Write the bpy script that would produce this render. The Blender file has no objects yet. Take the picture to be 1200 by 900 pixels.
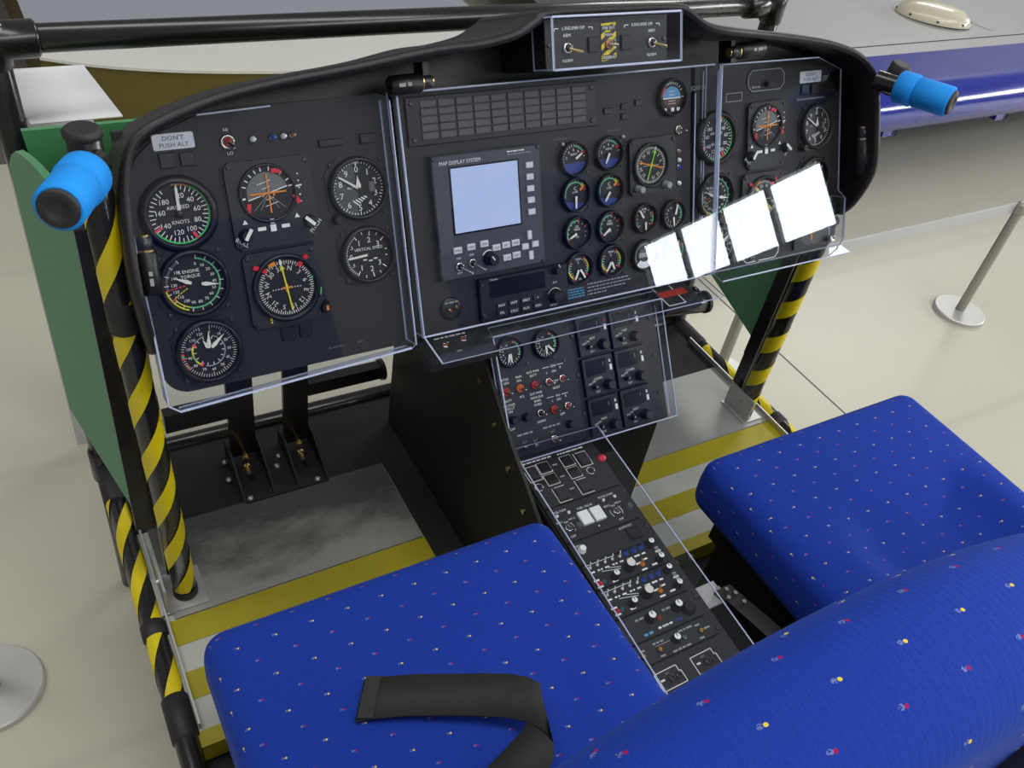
import bpy, math, random
from mathutils import Matrix, Vector
random.seed(7)
S = bpy.context.scene
C = S.collection
PI = math.pi

# ------------------------------------------------------------------ camera
# columns of the view: right, down, forward axes of the camera in world space
R3 = ((0.863567, -0.482336, 0.146981), (-0.227323, -0.632605, -0.740361), (0.450084, 0.605939, -0.655944))
cam = bpy.data.cameras.new('camera')
cam.sensor_fit = 'HORIZONTAL'; cam.sensor_width = 36.0
cam.lens = 1035.08 / 1200 * 36.0
cam.clip_start = 0.02; cam.clip_end = 200
co = bpy.data.objects.new('camera', cam); C.objects.link(co)
co.matrix_world = Matrix(((R3[0][0], -R3[1][0], -R3[2][0], -0.68),
                          (R3[0][1], -R3[1][1], -R3[2][1], 0.0),
                          (R3[0][2], -R3[1][2], -R3[2][2], 1.55), (0, 0, 0, 1)))
S.camera = co
try: S.cycles.caustics_reflective = False
except Exception: pass
# ------------------------------------------------------------------ light
S.view_settings.view_transform = 'Standard'
S.view_settings.look = 'None'
S.view_settings.exposure = -0.66
S.view_settings.gamma = 1.0
w = bpy.data.worlds.new('hall_light'); S.world = w; w.use_nodes = True
w.node_tree.nodes['Background'].inputs[0].default_value = (0.93, 0.95, 1.0, 1)
w.node_tree.nodes['Background'].inputs[1].default_value = 0.37
def area(name, loc, target, sx, sy, power, col=(1, 0.98, 0.94)):
    l = bpy.data.lights.new(name, 'AREA'); l.shape = 'RECTANGLE'; l.size = sx; l.size_y = sy
    l.energy = power; l.color = col
    o = bpy.data.objects.new(name, l); C.objects.link(o)
    o.location = loc
    d = Vector(target) - Vector(loc)
    o.rotation_euler = d.to_track_quat('-Z', 'Y').to_euler()
    return o
area('overhead_fill', (8.0, 5.8, 5.5), (6.5, 4.5, 0), 3.4, 1.3, 340)  # three unseen fill lights added overhead to brighten floor and panel
area('overhead_fill', (-0.6, 0.2, 5.5), (-0.4, 0.4, 0), 7.0, 1.2, 265)
area('overhead_fill', (2.4, -4.4, 5.0), (1.0, -1.0, 0.6), 8.0, 1.4, 330)

# ------------------------------------------------------------------ materials
def lin(c):
    return tuple(((x / 12.92) if x <= 0.04045 else ((x + 0.055) / 1.055) ** 2.4) for x in c)
def hexc(r, g, b):
    return lin((r / 255, g / 255, b / 255))
class NT:
    def __init__(s, m):
        s.t = m.node_tree; s.n = s.t.nodes; s.l = s.t.links
    def add(s, typ, **kw):
        x = s.n.new(typ)
        for k, v in kw.items(): setattr(x, k, v)
        return x
    def math(s, op, a, b=None, c=None):
        x = s.n.new('ShaderNodeMath'); x.operation = op
        for i, q in enumerate((a, b, c)):
            if q is None: continue
            if isinstance(q, (int, float)): x.inputs[i].default_value = q
            else: s.l.new(q, x.inputs[i])
        return x.outputs[0]
    def mix(s, fac, a, b):
        x = s.n.new('ShaderNodeMix'); x.data_type = 'RGBA'
        for i, q in ((0, fac), (6, a), (7, b)):
            if isinstance(q, (int, float)): x.inputs[i].default_value = q
            elif isinstance(q, tuple): x.inputs[i].default_value = (*q[:3], 1)
            else: s.l.new(q, x.inputs[i])
        return x.outputs[2]
M = {}
def mat(name, col, rough=0.5, metal=0.0, var=0.0, scale=30.0, bump=0.0, bscale=200.0, spec=0.5, coat=0.0, sheen=0.0):
    m = bpy.data.materials.new(name); m.use_nodes = True; t = NT(m)
    b = t.n['Principled BSDF']
    b.inputs['Base Color'].default_value = (*col, 1)
    b.inputs['Roughness'].default_value = rough
    b.inputs['Metallic'].default_value = metal
    b.inputs['Specular IOR Level'].default_value = spec
    b.inputs['Coat Weight'].default_value = coat
    b.inputs['Sheen Weight'].default_value = sheen
    tc = t.add('ShaderNodeTexCoord')
    if var > 0:
        n = t.add('ShaderNodeTexNoise'); n.inputs['Scale'].default_value = scale; n.inputs['Detail'].default_value = 4
        t.l.new(tc.outputs['Object'], n.inputs['Vector'])
        f = t.math('MULTIPLY_ADD', n.outputs[0], 2 * var, 1 - var)
        vm = t.add('ShaderNodeVectorMath', operation='SCALE'); vm.inputs[0].default_value = col
        t.l.new(f, vm.inputs['Scale']); t.l.new(vm.outputs[0], b.inputs['Base Color'])
        r = t.math('MULTIPLY_ADD', n.outputs[0], 0.2, max(0.0, rough - 0.1)); t.l.new(r, b.inputs['Roughness'])
    if bump > 0:
        n = t.add('ShaderNodeTexNoise'); n.inputs['Scale'].default_value = bscale; n.inputs['Detail'].default_value = 3
        t.l.new(tc.outputs['Object'], n.inputs['Vector'])
        bp = t.add('ShaderNodeBump'); bp.inputs['Strength'].default_value = bump; bp.inputs['Distance'].default_value = 0.002
        t.l.new(n.outputs[0], bp.inputs['Height']); t.l.new(bp.outputs[0], b.inputs['Normal'])
    M[name] = m
    return m
mat('panel_black', (0.0075, 0.0075, 0.0085), 0.55, var=0.35, scale=22, bump=0.15, bscale=900)
mat('bezel_black', (0.006, 0.006, 0.0068), 0.42, var=0.25, scale=60)
mat('plate_grey', (0.015, 0.0155, 0.0175), 0.5, var=0.2, scale=40)
mat('dial_black', (0.004, 0.004, 0.0055), 0.6)
mat('dial_grey', (0.16, 0.165, 0.17), 0.6)
mat('dial_midgrey', (0.07, 0.072, 0.078), 0.5)
mat('white', (0.93, 0.93, 0.89), 0.55)
mat('offwhite', (0.80, 0.79, 0.72), 0.5)
mat('mark_grey', (0.32, 0.33, 0.33), 0.55)
mat('dim_mark', (0.10, 0.10, 0.10), 0.55)
mat('needle_white', (0.85, 0.84, 0.74), 0.4)
mat('green', (0.07, 0.62, 0.14), 0.5)
mat('pale_green', (0.13, 0.62, 0.30), 0.5)
mat('yellow', (0.80, 0.74, 0.02), 0.5)
mat('orange', (0.85, 0.27, 0.01), 0.5)
mat('red', (0.72, 0.015, 0.03), 0.5)
mat('pink_red', (0.85, 0.06, 0.12), 0.5)
mat('lime', (0.30, 0.85, 0.03), 0.5)
mat('dial_blue', (0.012, 0.035, 0.24), 0.5)
mat('sky_blue', (0.10, 0.36, 0.62), 0.5)
mat('brown', (0.075, 0.028, 0.018), 0.5)
mat('switch_red', (0.38, 0.035, 0.02), 0.35)
mat('switch_orange', (0.62, 0.13, 0.02), 0.35)
mat('knob_blue', (0.015, 0.08, 0.42), 0.35)
mat('knob_orange', (0.70, 0.22, 0.01), 0.35)
mat('teal', (0.03, 0.16, 0.16), 0.4)
mat('amber', (0.42, 0.22, 0.02), 0.3)
mat('copper', (0.42, 0.22, 0.14), 0.35, 0.6)
mat('chrome', (0.62, 0.60, 0.56), 0.22, 1.0)
mat('brass', (0.72, 0.55, 0.24), 0.28, 1.0)
mat('steel', (0.55, 0.55, 0.54), 0.42, 0.7)
mat('screw', (0.06, 0.06, 0.065), 0.35, 0.7)
mat('hood_black', (0.0070, 0.0066, 0.0078), 0.48, var=0.3, scale=14, bump=0.12, bscale=500)
mat('hood_lining', (0.006, 0.006, 0.006), 0.4, var=0.2, scale=20)
mat('tube_black', (0.010, 0.010, 0.010), 0.28, var=0.25, scale=25, coat=0.2)
mat('tape_yellow', (0.72, 0.58, 0.005), 0.38, var=0.10, scale=18)
mat('rubber', (0.018, 0.018, 0.020), 0.6, var=0.2, scale=80)
mat('foam_blue', (0.0, 0.27, 0.80), 0.75, bump=0.3, bscale=450)
mat('felt', (0.046, 0.26, 0.088), 0.95, var=0.28, scale=260, bump=0.8, bscale=800, sheen=0.3)
mat('metal_sheet', (0.34, 0.35, 0.34), 0.45, 0.3, var=0.30, scale=7, bump=0.05, bscale=60)
mat('floor_paint', (0.44, 0.46, 0.42), 0.55, 0.1, var=0.2, scale=12)
mat('stripe_yellow', (0.35, 0.295, 0.006), 0.5, var=0.22, scale=16)
mat('black_floor', (0.006, 0.006, 0.006), 0.7, var=0.4, scale=12)
mat('box_black', (0.006, 0.0058, 0.005), 0.65, var=0.35, scale=10)
mat('placard_white', (0.86, 0.90, 0.95), 0.5)
mat('ink', (0.03, 0.03, 0.035), 0.6)
mat('plate_blueblack', (0.012, 0.016, 0.035), 0.5)
mat('map_grey', (0.052, 0.056, 0.072), 0.48, var=0.08, scale=60)
mat('key_grey', (0.72, 0.73, 0.75), 0.5)
mat('annun', (0.088, 0.088, 0.090), 0.45, var=0.3, scale=8)
mat('screen_black', (0.004, 0.004, 0.006), 0.25)
mat('strap_black', (0.016, 0.016, 0.013), 0.65, var=0.35, scale=60, bump=0.5, bscale=1200)
mat('stanchion', (0.36, 0.35, 0.30), 0.4, 0.5, var=0.08, scale=30)
mat('stanchion_base', (0.52, 0.52, 0.51), 0.42, 0.5, var=0.1, scale=14)
mat('belt_grey', (0.52, 0.53, 0.54), 0.6)
mat('wing_blue', (0.010, 0.022, 0.30), 0.16, coat=0.7, var=0.06, scale=4)
mat('wing_grey', (0.33, 0.335, 0.34), 0.45, var=0.05, scale=3)
mat('seam_dark', (0.03, 0.03, 0.035), 0.7)
mat('joint_grey', (0.13, 0.125, 0.11), 0.8)
mat('dome_cream', (0.66, 0.61, 0.46), 0.3, coat=0.4)
mat('plinth_white', (0.62, 0.62, 0.57), 0.45, var=0.04, scale=3)
mat('plinth_grey', (0.30, 0.32, 0.36), 0.35)
mat('plinth_olive', (0.105, 0.078, 0.010), 0.6, var=0.15, scale=9)
mat('paper_white', (0.68, 0.69, 0.70), 0.6, var=0.03, scale=40)
mat('wall_paint', (0.35, 0.35, 0.34), 0.8)
mat('dark_overlay', (0.12, 0.11, 0.095), 0.9, var=0.2, scale=40)

def plexi():
    m = bpy.data.materials.new('plexiglass'); m.use_nodes = True; t = NT(m); t.n.clear()
    o = t.add('ShaderNodeOutputMaterial'); tr = t.add('ShaderNodeBsdfTransparent'); g = t.add('ShaderNodeBsdfGlossy')
    tr.inputs[0].default_value = (0.955, 0.965, 0.985, 1); g.inputs['Roughness'].default_value = 0.015
    g.inputs[0].default_value = (0.95, 0.97, 1, 1)
    ge = t.add('ShaderNodeNewGeometry'); dt = t.add('ShaderNodeVectorMath', operation='DOT_PRODUCT')
    t.l.new(ge.outputs['Normal'], dt.inputs[0]); t.l.new(ge.outputs['Incoming'], dt.inputs[1])
    c1 = t.math('SUBTRACT', 1.0, t.math('ABSOLUTE', dt.outputs['Value']))
    fr = t.math('MULTIPLY_ADD', t.math('POWER', c1, 5.0), 0.974, 0.027)     # Schlick, the same from both sides
    mx = t.add('ShaderNodeMixShader')
    t.l.new(fr, mx.inputs[0]); t.l.new(tr.outputs[0], mx.inputs[1]); t.l.new(g.outputs[0], mx.inputs[2])
    t.l.new(mx.outputs[0], o.inputs[0]); M['plexi'] = m
    m = bpy.data.materials.new('plexiglass_cut_edge'); m.use_nodes = True; t = NT(m); b = t.n['Principled BSDF']
    b.inputs['Base Color'].default_value = (0.62, 0.70, 0.92, 1); b.inputs['Roughness'].default_value = 0.25
    b.inputs['Transmission Weight'].default_value = 0.25; b.inputs['Specular IOR Level'].default_value = 0.8
    M['plexi_edge'] = m
plexi()

def fabric(key, rib):
    m = bpy.data.materials.new('seat_fabric'); m.use_nodes = True; t = NT(m); b = t.n['Principled BSDF']
    uv = t.add('ShaderNodeUVMap'); uv.uv_map = 'UVMap'
    sp = t.add('ShaderNodeSeparateXYZ'); t.l.new(uv.outputs[0], sp.inputs[0])
    a, bb = 0.043, 0.0235
    y = t.math('DIVIDE', sp.outputs[1], bb); row = t.math('FLOOR', y)
    fy = t.math('MULTIPLY', t.math('SUBTRACT', t.math('SUBTRACT', y, row), 0.5), bb)
    wn_ = t.add('ShaderNodeTexWhiteNoise'); wn_.noise_dimensions = '1D'; t.l.new(row, wn_.inputs['W'])
    off = t.math('MULTIPLY_ADD', wn_.outputs[0], 0.22, t.math('MULTIPLY', row, 0.37))
    x = t.math('ADD', t.math('DIVIDE', sp.outputs[0], a), off); colx = t.math('FLOOR', x)
    fx = t.math('MULTIPLY', t.math('SUBTRACT', t.math('SUBTRACT', x, colx), 0.5), a)
    def dot(cx, cy, rx, ry):
        dx = t.math('DIVIDE', t.math('SUBTRACT', fx, cx), rx); dy = t.math('DIVIDE', t.math('SUBTRACT', fy, cy), ry)
        return t.math('LESS_THAN', t.math('ADD', t.math('MULTIPLY', dx, dx), t.math('MULTIPLY', dy, dy)), 1.0)
    par = t.math('MODULO', t.math('ABSOLUTE', row), 2.0)
    tc = t.add('ShaderNodeTexCoord')
    n = t.add('ShaderNodeTexNoise'); n.inputs['Scale'].default_value = 900; t.l.new(tc.outputs['Object'], n.inputs[0])
    n2 = t.add('ShaderNodeTexNoise'); n2.inputs['Scale'].default_value = 9; t.l.new(tc.outputs['Object'], n2.inputs[0])
    base = t.mix(n.outputs[0], (0.007, 0.027, 0.24), (0.015, 0.056, 0.44))
    base = t.mix(t.math('MULTIPLY', n2.outputs[0], 0.35), base, (0.010, 0.038, 0.32))
    spk = t.math('GREATER_THAN', n.outputs[0], 0.46)
    smear = t.math('MULTIPLY', dot(-0.0024, 0.0006, 0.0019, 0.0014), spk)
    colr = t.mix(par, (0.78, 0.60, 0.05), (0.34, 0.012, 0.10))
    c = t.mix(t.math('MULTIPLY', smear, 0.30), base, (0.45, 0.52, 0.72))
    c = t.mix(dot(0.0004, 0, 0.0012, 0.0011), c, colr)
    t.l.new(c, b.inputs['Base Color'])
    b.inputs['Roughness'].default_value = 0.85; b.inputs['Specular IOR Level'].default_value = 0.15
    b.inputs['Sheen Weight'].default_value = 0.12; b.inputs['Sheen Tint'].default_value = (0.25, 0.4, 1, 1); b.inputs['Sheen Roughness'].default_value = 0.45
    wv = t.add('ShaderNodeTexWave'); wv.bands_direction = 'X'; wv.inputs['Scale'].default_value = 56; wv.inputs['Distortion'].default_value = 0.4
    t.l.new(uv.outputs[0], wv.inputs[0])
    h = t.math('ADD', t.math('MULTIPLY', t.math('POWER', wv.outputs['Fac'], 0.25), 0.38 * rib), t.math('MULTIPLY', n.outputs[0], 0.7))
    bp = t.add('ShaderNodeBump'); bp.inputs['Strength'].default_value = 0.40; bp.inputs['Distance'].default_value = 0.0010
    t.l.new(h, bp.inputs['Height']); t.l.new(bp.outputs[0], b.inputs['Normal'])
    M[key] = m
fabric('fabric', 0.0); fabric('fabric_ribbed', 1.0)

def screen_mat():
    m = bpy.data.materials.new('lit_map_screen'); m.use_nodes = True; t = NT(m); b = t.n['Principled BSDF']
    b.inputs['Base Color'].default_value = (0.30, 0.38, 0.55, 1); b.inputs['Roughness'].default_value = 0.25
    tc = t.add('ShaderNodeTexCoord'); n = t.add('ShaderNodeTexNoise'); n.inputs['Scale'].default_value = 9
    t.l.new(tc.outputs['Object'], n.inputs[0])
    t.l.new(t.mix(n.outputs[0], (0.36, 0.46, 0.74), (0.50, 0.58, 0.80)), b.inputs['Emission Color'])
    b.inputs['Emission Strength'].default_value = 0.75
    M['map_screen'] = m
    m = bpy.data.materials.new('daylit_window'); m.use_nodes = True; t = NT(m); t.n.clear()
    o = t.add('ShaderNodeOutputMaterial'); e = t.add('ShaderNodeEmission'); e.inputs[0].default_value = (0.93, 0.97, 1, 1); e.inputs[1].default_value = 32
    t.l.new(e.outputs[0], o.inputs[0]); M['daylight'] = m
screen_mat()

def shaded_worn_sheet():
    m = bpy.data.materials.new('scuffed_shaded_sheet'); m.use_nodes = True; t = NT(m); b = t.n['Principled BSDF']; tc = t.add('ShaderNodeTexCoord')
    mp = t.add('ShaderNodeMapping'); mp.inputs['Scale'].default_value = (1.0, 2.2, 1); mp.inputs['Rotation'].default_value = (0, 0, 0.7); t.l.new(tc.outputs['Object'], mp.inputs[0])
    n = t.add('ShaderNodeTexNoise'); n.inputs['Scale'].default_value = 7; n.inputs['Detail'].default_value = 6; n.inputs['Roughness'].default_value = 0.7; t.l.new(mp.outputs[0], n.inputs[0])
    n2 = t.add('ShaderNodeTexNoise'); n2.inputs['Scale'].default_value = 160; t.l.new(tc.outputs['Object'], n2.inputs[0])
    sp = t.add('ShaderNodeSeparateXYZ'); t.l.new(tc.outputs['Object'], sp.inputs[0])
    # base colour holds the panel's shade; foot scuffs lighten it towards the seat edge
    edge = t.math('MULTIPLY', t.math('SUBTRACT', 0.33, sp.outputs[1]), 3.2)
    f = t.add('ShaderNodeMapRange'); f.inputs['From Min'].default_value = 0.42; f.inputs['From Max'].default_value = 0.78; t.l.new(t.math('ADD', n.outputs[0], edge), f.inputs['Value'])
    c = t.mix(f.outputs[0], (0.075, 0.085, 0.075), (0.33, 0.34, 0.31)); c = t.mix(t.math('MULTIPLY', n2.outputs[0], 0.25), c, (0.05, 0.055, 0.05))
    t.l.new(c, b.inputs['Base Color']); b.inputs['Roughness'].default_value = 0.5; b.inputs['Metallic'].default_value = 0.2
    M['shaded_worn_sheet'] = m
shaded_worn_sheet()
def floor_mat():
    m = bpy.data.materials.new('polished_floor'); m.use_nodes = True; t = NT(m); b = t.n['Principled BSDF']
    tc = t.add('ShaderNodeTexCoord')
    n = t.add('ShaderNodeTexNoise'); n.inputs['Scale'].default_value = 1.3; n.inputs['Detail'].default_value = 5; t.l.new(tc.outputs['Object'], n.inputs[0])
    n2 = t.add('ShaderNodeTexNoise'); n2.inputs['Scale'].default_value = 14; n2.inputs['Detail'].default_value = 6; t.l.new(tc.outputs['Object'], n2.inputs[0])
    c = t.mix(n.outputs[0], (0.50, 0.48, 0.37), (0.58, 0.565, 0.475))
    c = t.mix(t.math('MULTIPLY', n2.outputs[0], 0.35), c, (0.47, 0.46, 0.38))
    sp = t.add('ShaderNodeSeparateXYZ'); t.l.new(tc.outputs['Object'], sp.inputs[0])
    def line(out, pos, hw, soft):
        d = t.math('ABSOLUTE', t.math('SUBTRACT', out, pos))
        return t.math('SUBTRACT', 1.0, t.math('SMOOTH_MIN', t.math('DIVIDE', t.math('MAXIMUM', t.math('SUBTRACT', d, hw), 0.0), soft), 1.0, 0.01))
    for q in (-1.1, 0.1, 0.85, 1.55, 2.3):  # faint soft bands: floor shadows and reflections put into the colour
        f = t.math('MULTIPLY', line(sp.outputs[1], q, 0.004, 0.02), 0.16)
        c = t.mix(f, c, (0.30, 0.29, 0.25))
    t.l.new(c, b.inputs['Base Color'])
    b.inputs['Roughness'].default_value = 0.38; b.inputs['Specular IOR Level'].default_value = 0.4
    M['floor'] = m
floor_mat()

# ------------------------------------------------------------------ mesh builder
class MB:
    def __init__(s):
        s.v = []; s.f = []; s.mi = []; s.mats = []; s.sm = []; s.uv = None
    def m(s, name):
        if name not in s.mats: s.mats.append(name)
        return s.mats.index(name)
    def add(s, vs, fs, mat, X=None, smooth=False):
        b = len(s.v); k = s.m(mat)
        s.v += [tuple(X @ Vector(q)) for q in vs] if X is not None else [tuple(q) for q in vs]
        for f in fs:
            s.f.append(tuple(i + b for i in f)); s.mi.append(k); s.sm.append(smooth)
        return s
    def box(s, x0, x1, y0, y1, z0, z1, mat, X=None):
        v = [(x0, y0, z0), (x1, y0, z0), (x1, y1, z0), (x0, y1, z0), (x0, y0, z1), (x1, y0, z1), (x1, y1, z1), (x0, y1, z1)]
        return s.add(v, [(3, 2, 1, 0), (4, 5, 6, 7), (0, 1, 5, 4), (1, 2, 6, 5), (2, 3, 7, 6), (3, 0, 4, 7)], mat, X)
    def cbox(s, cx, cy, sx, sy, z0, z1, mat, X=None, ch=0.0):
        if ch <= 0: return s.box(cx - sx / 2, cx + sx / 2, cy - sy / 2, cy + sy / 2, z0, z1, mat, X)
        a, b = sx / 2, sy / 2
        lo = [(cx - a, cy - b), (cx + a, cy - b), (cx + a, cy + b), (cx - a, cy + b)]
        hi = [(cx - a + ch, cy - b + ch), (cx + a - ch, cy - b + ch), (cx + a - ch, cy + b - ch), (cx - a + ch, cy + b - ch)]
        v = [(x, y, z0) for x, y in lo] + [(x, y, z1 - ch) for x, y in lo] + [(x, y, z1) for x, y in hi]
        f = [(3, 2, 1, 0), (8, 9, 10, 11)]
        for r in (0, 4):
            for i in range(4): f.append((r + i, r + (i + 1) % 4, r + 4 + (i + 1) % 4, r + 4 + i))
        return s.add(v, f, mat, X)
    def prism(s, poly, z0, z1, mat, side=None, X=None):
        n = len(poly)
        if sum(poly[i][0] * poly[(i + 1) % n][1] - poly[(i + 1) % n][0] * poly[i][1] for i in range(n)) < 0: poly = list(reversed(poly))
        v = [(x, y, z0) for x, y in poly] + [(x, y, z1) for x, y in poly]
        s.add(v, [tuple(range(n, 2 * n)), tuple(range(n - 1, -1, -1))], mat, X)
        return s.add(v, [(i, (i + 1) % n, n + (i + 1) % n, n + i) for i in range(n)], side or mat, X)
    def lathe(s, prof, mat, seg=32, cx=0, cy=0, X=None, smooth=True, cap0=False, cap1=False):
        v = []; f = []; n = len(prof)
        for i in range(seg):
            a = 2 * PI * i / seg
            for r, z in prof: v.append((cx + r * math.cos(a), cy + r * math.sin(a), z))
        for i in range(seg):
            j = (i + 1) % seg
            for k in range(n - 1): f.append((i * n + k, j * n + k, j * n + k + 1, i * n + k + 1))
        s.add(v, f, mat, X, smooth)
        if cap1: s.add([v[i * n + n - 1] for i in range(seg)], [tuple(range(seg))], mat, X)
        if cap0: s.add([v[i * n] for i in range(seg)], [tuple(range(seg - 1, -1, -1))], mat, X)
        return s
    def disc(s, cx, cy, r, z, mat, seg=32, X=None):
        return s.add([(cx + r * math.cos(2 * PI * i / seg), cy + r * math.sin(2 * PI * i / seg), z) for i in range(seg)], [tuple(range(seg))], mat, X)
    def cyl(s, p0, p1, r, mat, seg=20, r1=None, cap=True, bev=0.0):
        p0 = Vector(p0); p1 = Vector(p1); d = p1 - p0; L = d.length
        X = Matrix.Translation(p0) @ d.to_track_quat('Z', 'Y').to_matrix().to_4x4()
        r1 = r if r1 is None else r1
        pr = [(r, 0), (r1, L)] if bev <= 0 else [(r - bev, 0), (r, bev), (r1, L - bev), (r1 - bev, L)]
        return s.lathe(pr, mat, seg, X=X, cap0=cap, cap1=cap)
    def tube(s, pts, r, mat, seg=10):
        pts = [Vector(p) for p in pts]; v = []; f = []
        up = Vector((0.12, 0.33, 0.93)).normalized()
        for i, p in enumerate(pts):
            d = (pts[min(i + 1, len(pts) - 1)] - pts[max(i - 1, 0)]).normalized()
            a = d.cross(up).normalized(); b = d.cross(a)
            for k in range(seg):
                t = 2 * PI * k / seg; v.append(p + a * (r * math.cos(t)) + b * (r * math.sin(t)))
        for i in range(len(pts) - 1):
            for k in range(seg):
                f.append((i * seg + k, i * seg + (k + 1) % seg, (i + 1) * seg + (k + 1) % seg, (i + 1) * seg + k))
        s.add(v, f, mat, None, True)
        return s.add(v, [tuple(range(seg)), tuple(range((len(pts) - 1) * seg, len(pts) * seg))], mat)
    def arc(s, cx, cy, a0, a1, r0, r1, z, mat, seg=None):
        n = seg or max(2, int(abs(a1 - a0) / 7))
        v = []
        for i in range(n + 1):
            a = math.radians(a0 + (a1 - a0) * i / n)
            v += [(cx + r0 * math.sin(a), cy + r0 * math.cos(a), z), (cx + r1 * math.sin(a), cy + r1 * math.cos(a), z)]
        return s.add(v, [(2 * i, 2 * i + 2, 2 * i + 3, 2 * i + 1) for i in range(n)], mat)
    def tick(s, cx, cy, a, r0, r1, wd, z, mat):
        a = math.radians(a); d = (math.sin(a), math.cos(a)); p = (d[1] * wd / 2, -d[0] * wd / 2)
        q = [(cx + d[0] * r + k * p[0], cy + d[1] * r + k * p[1], z) for r, k in ((r0, -1), (r0, 1), (r1, 1), (r1, -1))]
        return s.add(q, [(3, 2, 1, 0)], mat)
    def line(s, x0, y0, x1, y1, wd, z, mat):
        L = math.hypot(x1 - x0, y1 - y0) or 1e-6; px = -(y1 - y0) / L * wd / 2; py = (x1 - x0) / L * wd / 2
        return s.add([(x0 - px, y0 - py, z), (x1 - px, y1 - py, z), (x1 + px, y1 + py, z), (x0 + px, y0 + py, z)], [(0, 1, 2, 3)], mat)
    def rect(s, x0, y0, x1, y1, wd, z, mat):
        s.line(x0 - wd / 2, y0, x1 + wd / 2, y0, wd, z, mat); s.line(x0 - wd / 2, y1, x1 + wd / 2, y1, wd, z, mat)
        s.line(x0, y0, x0, y1, wd, z, mat); return s.line(x1, y0, x1, y1, wd, z, mat)
    def text(s, body, x, y, h, z, mat, rot=0.0, align='CENTER', sx=1.0):
        v, f = glyphs(body, align); k = h / 0.7
        c, n = math.cos(rot), math.sin(rot)
        return s.add([(x + k * (a * sx * c - (b - 0.35) * n), y + k * (a * sx * n + (b - 0.35) * c), z) for a, b in v], f, mat)
    def dashes(s, x, y, wd, h, z, mat, seed=0):
        # print too small to read in the photograph: short word-long bars
        rr = random.Random(seed + int(wd * 1e5)); a = x
        while a < x + wd - h:
            l = min(h * rr.uniform(1.2, 4.0), x + wd - a); s.add([(a, y - h / 2, z), (a + l, y - h / 2, z), (a + l, y + h / 2, z), (a, y + h / 2, z)], [(0, 1, 2, 3)], mat); a += l + h * 0.7
        return s
    def mesh(s, name):
        me = bpy.data.meshes.new(name); me.from_pydata(s.v, [], s.f)
        for k in s.mats: me.materials.append(M[k])
        me.polygons.foreach_set('material_index', s.mi); me.polygons.foreach_set('use_smooth', s.sm)
        if s.uv is not None:
            u = me.uv_layers.new(name='UVMap')
            for p in me.polygons:
                for li in p.loop_indices: u.data[li].uv = s.uv(p, me.vertices[me.loops[li].vertex_index].co)
        me.update(); return me
    def build(s, name, parent=None, X=None):
        return put(name, s.mesh(name), parent, X)
def put(name, me, parent=None, X=None):
    o = bpy.data.objects.new(name, me); C.objects.link(o)
    if parent is not None: o.parent = parent
    if X is not None: o.matrix_local = X if isinstance(X, Matrix) else Matrix.Translation(X)
    return o
GL = {}
def glyphs(body, align):
    if (body, align) not in GL:
        cu = bpy.data.curves.new('t', 'FONT'); cu.body = body; cu.align_x = align; cu.resolution_u = 2
        ob = bpy.data.objects.new('t', cu); me = ob.to_mesh()
        GL[(body, align)] = ([(q.co.x, q.co.y) for q in me.vertices], [tuple(p.vertices) for p in me.polygons])
        ob.to_mesh_clear(); bpy.data.objects.remove(ob); bpy.data.curves.remove(cu)
    return GL[(body, align)]
def thing(name, label, cat, loc=(0, 0, 0), group=None, X=None):
    o = bpy.data.objects.new(name, None); C.objects.link(o); o.empty_display_size = 0.05
    o.matrix_world = X if X is not None else Matrix.Translation(loc)
    return tag(o, label, cat, group)
def tag(o, label, cat, group=None):
    o['label'] = label; o['category'] = cat
    if group: o['group'] = group
    return o
def struct(o):
    o['kind'] = 'structure'; return o
def frame(O, tilt):
    t = math.radians(tilt); sn, cs = math.sin(t), math.cos(t)
    return Matrix(((1, 0, 0, O[0]), (0, sn, -cs, O[1]), (0, cs, sn, O[2]), (0, 0, 0, 1)))
def helix(mb, p0, p1, r, pitch, frac, mat, ph=0.0, hand=1, seg=22):
    p0 = Vector(p0); p1 = Vector(p1); d = p1 - p0; L = d.length
    X = Matrix.Translation(p0) @ d.to_track_quat('Z', 'Y').to_matrix().to_4x4()
    n = int((L / pitch + 1) * seg); v = []; f = []; hw = pitch * frac
    for i in range(n + 1):
        a = 2 * PI * i / seg; z = pitch * (i / seg - 1)
        z0 = min(max(z, 0), L); z1 = min(max(z + hw, 0), L)
        x, y = r * math.cos(hand * a + ph), r * math.sin(hand * a + ph)
        v += [(x, y, z0), (x, y, z1)]
    for i in range(n):
        if v[2 * i + 1][2] - v[2 * i][2] + v[2 * i + 3][2] - v[2 * i + 2][2] > 1e-5:
            f.append((2 * i, 2 * i + 2, 2 * i + 3, 2 * i + 1) if hand > 0 else (2 * i + 1, 2 * i + 3, 2 * i + 2, 2 * i))
    return mb.add(v, f, mat, X, True)
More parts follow.
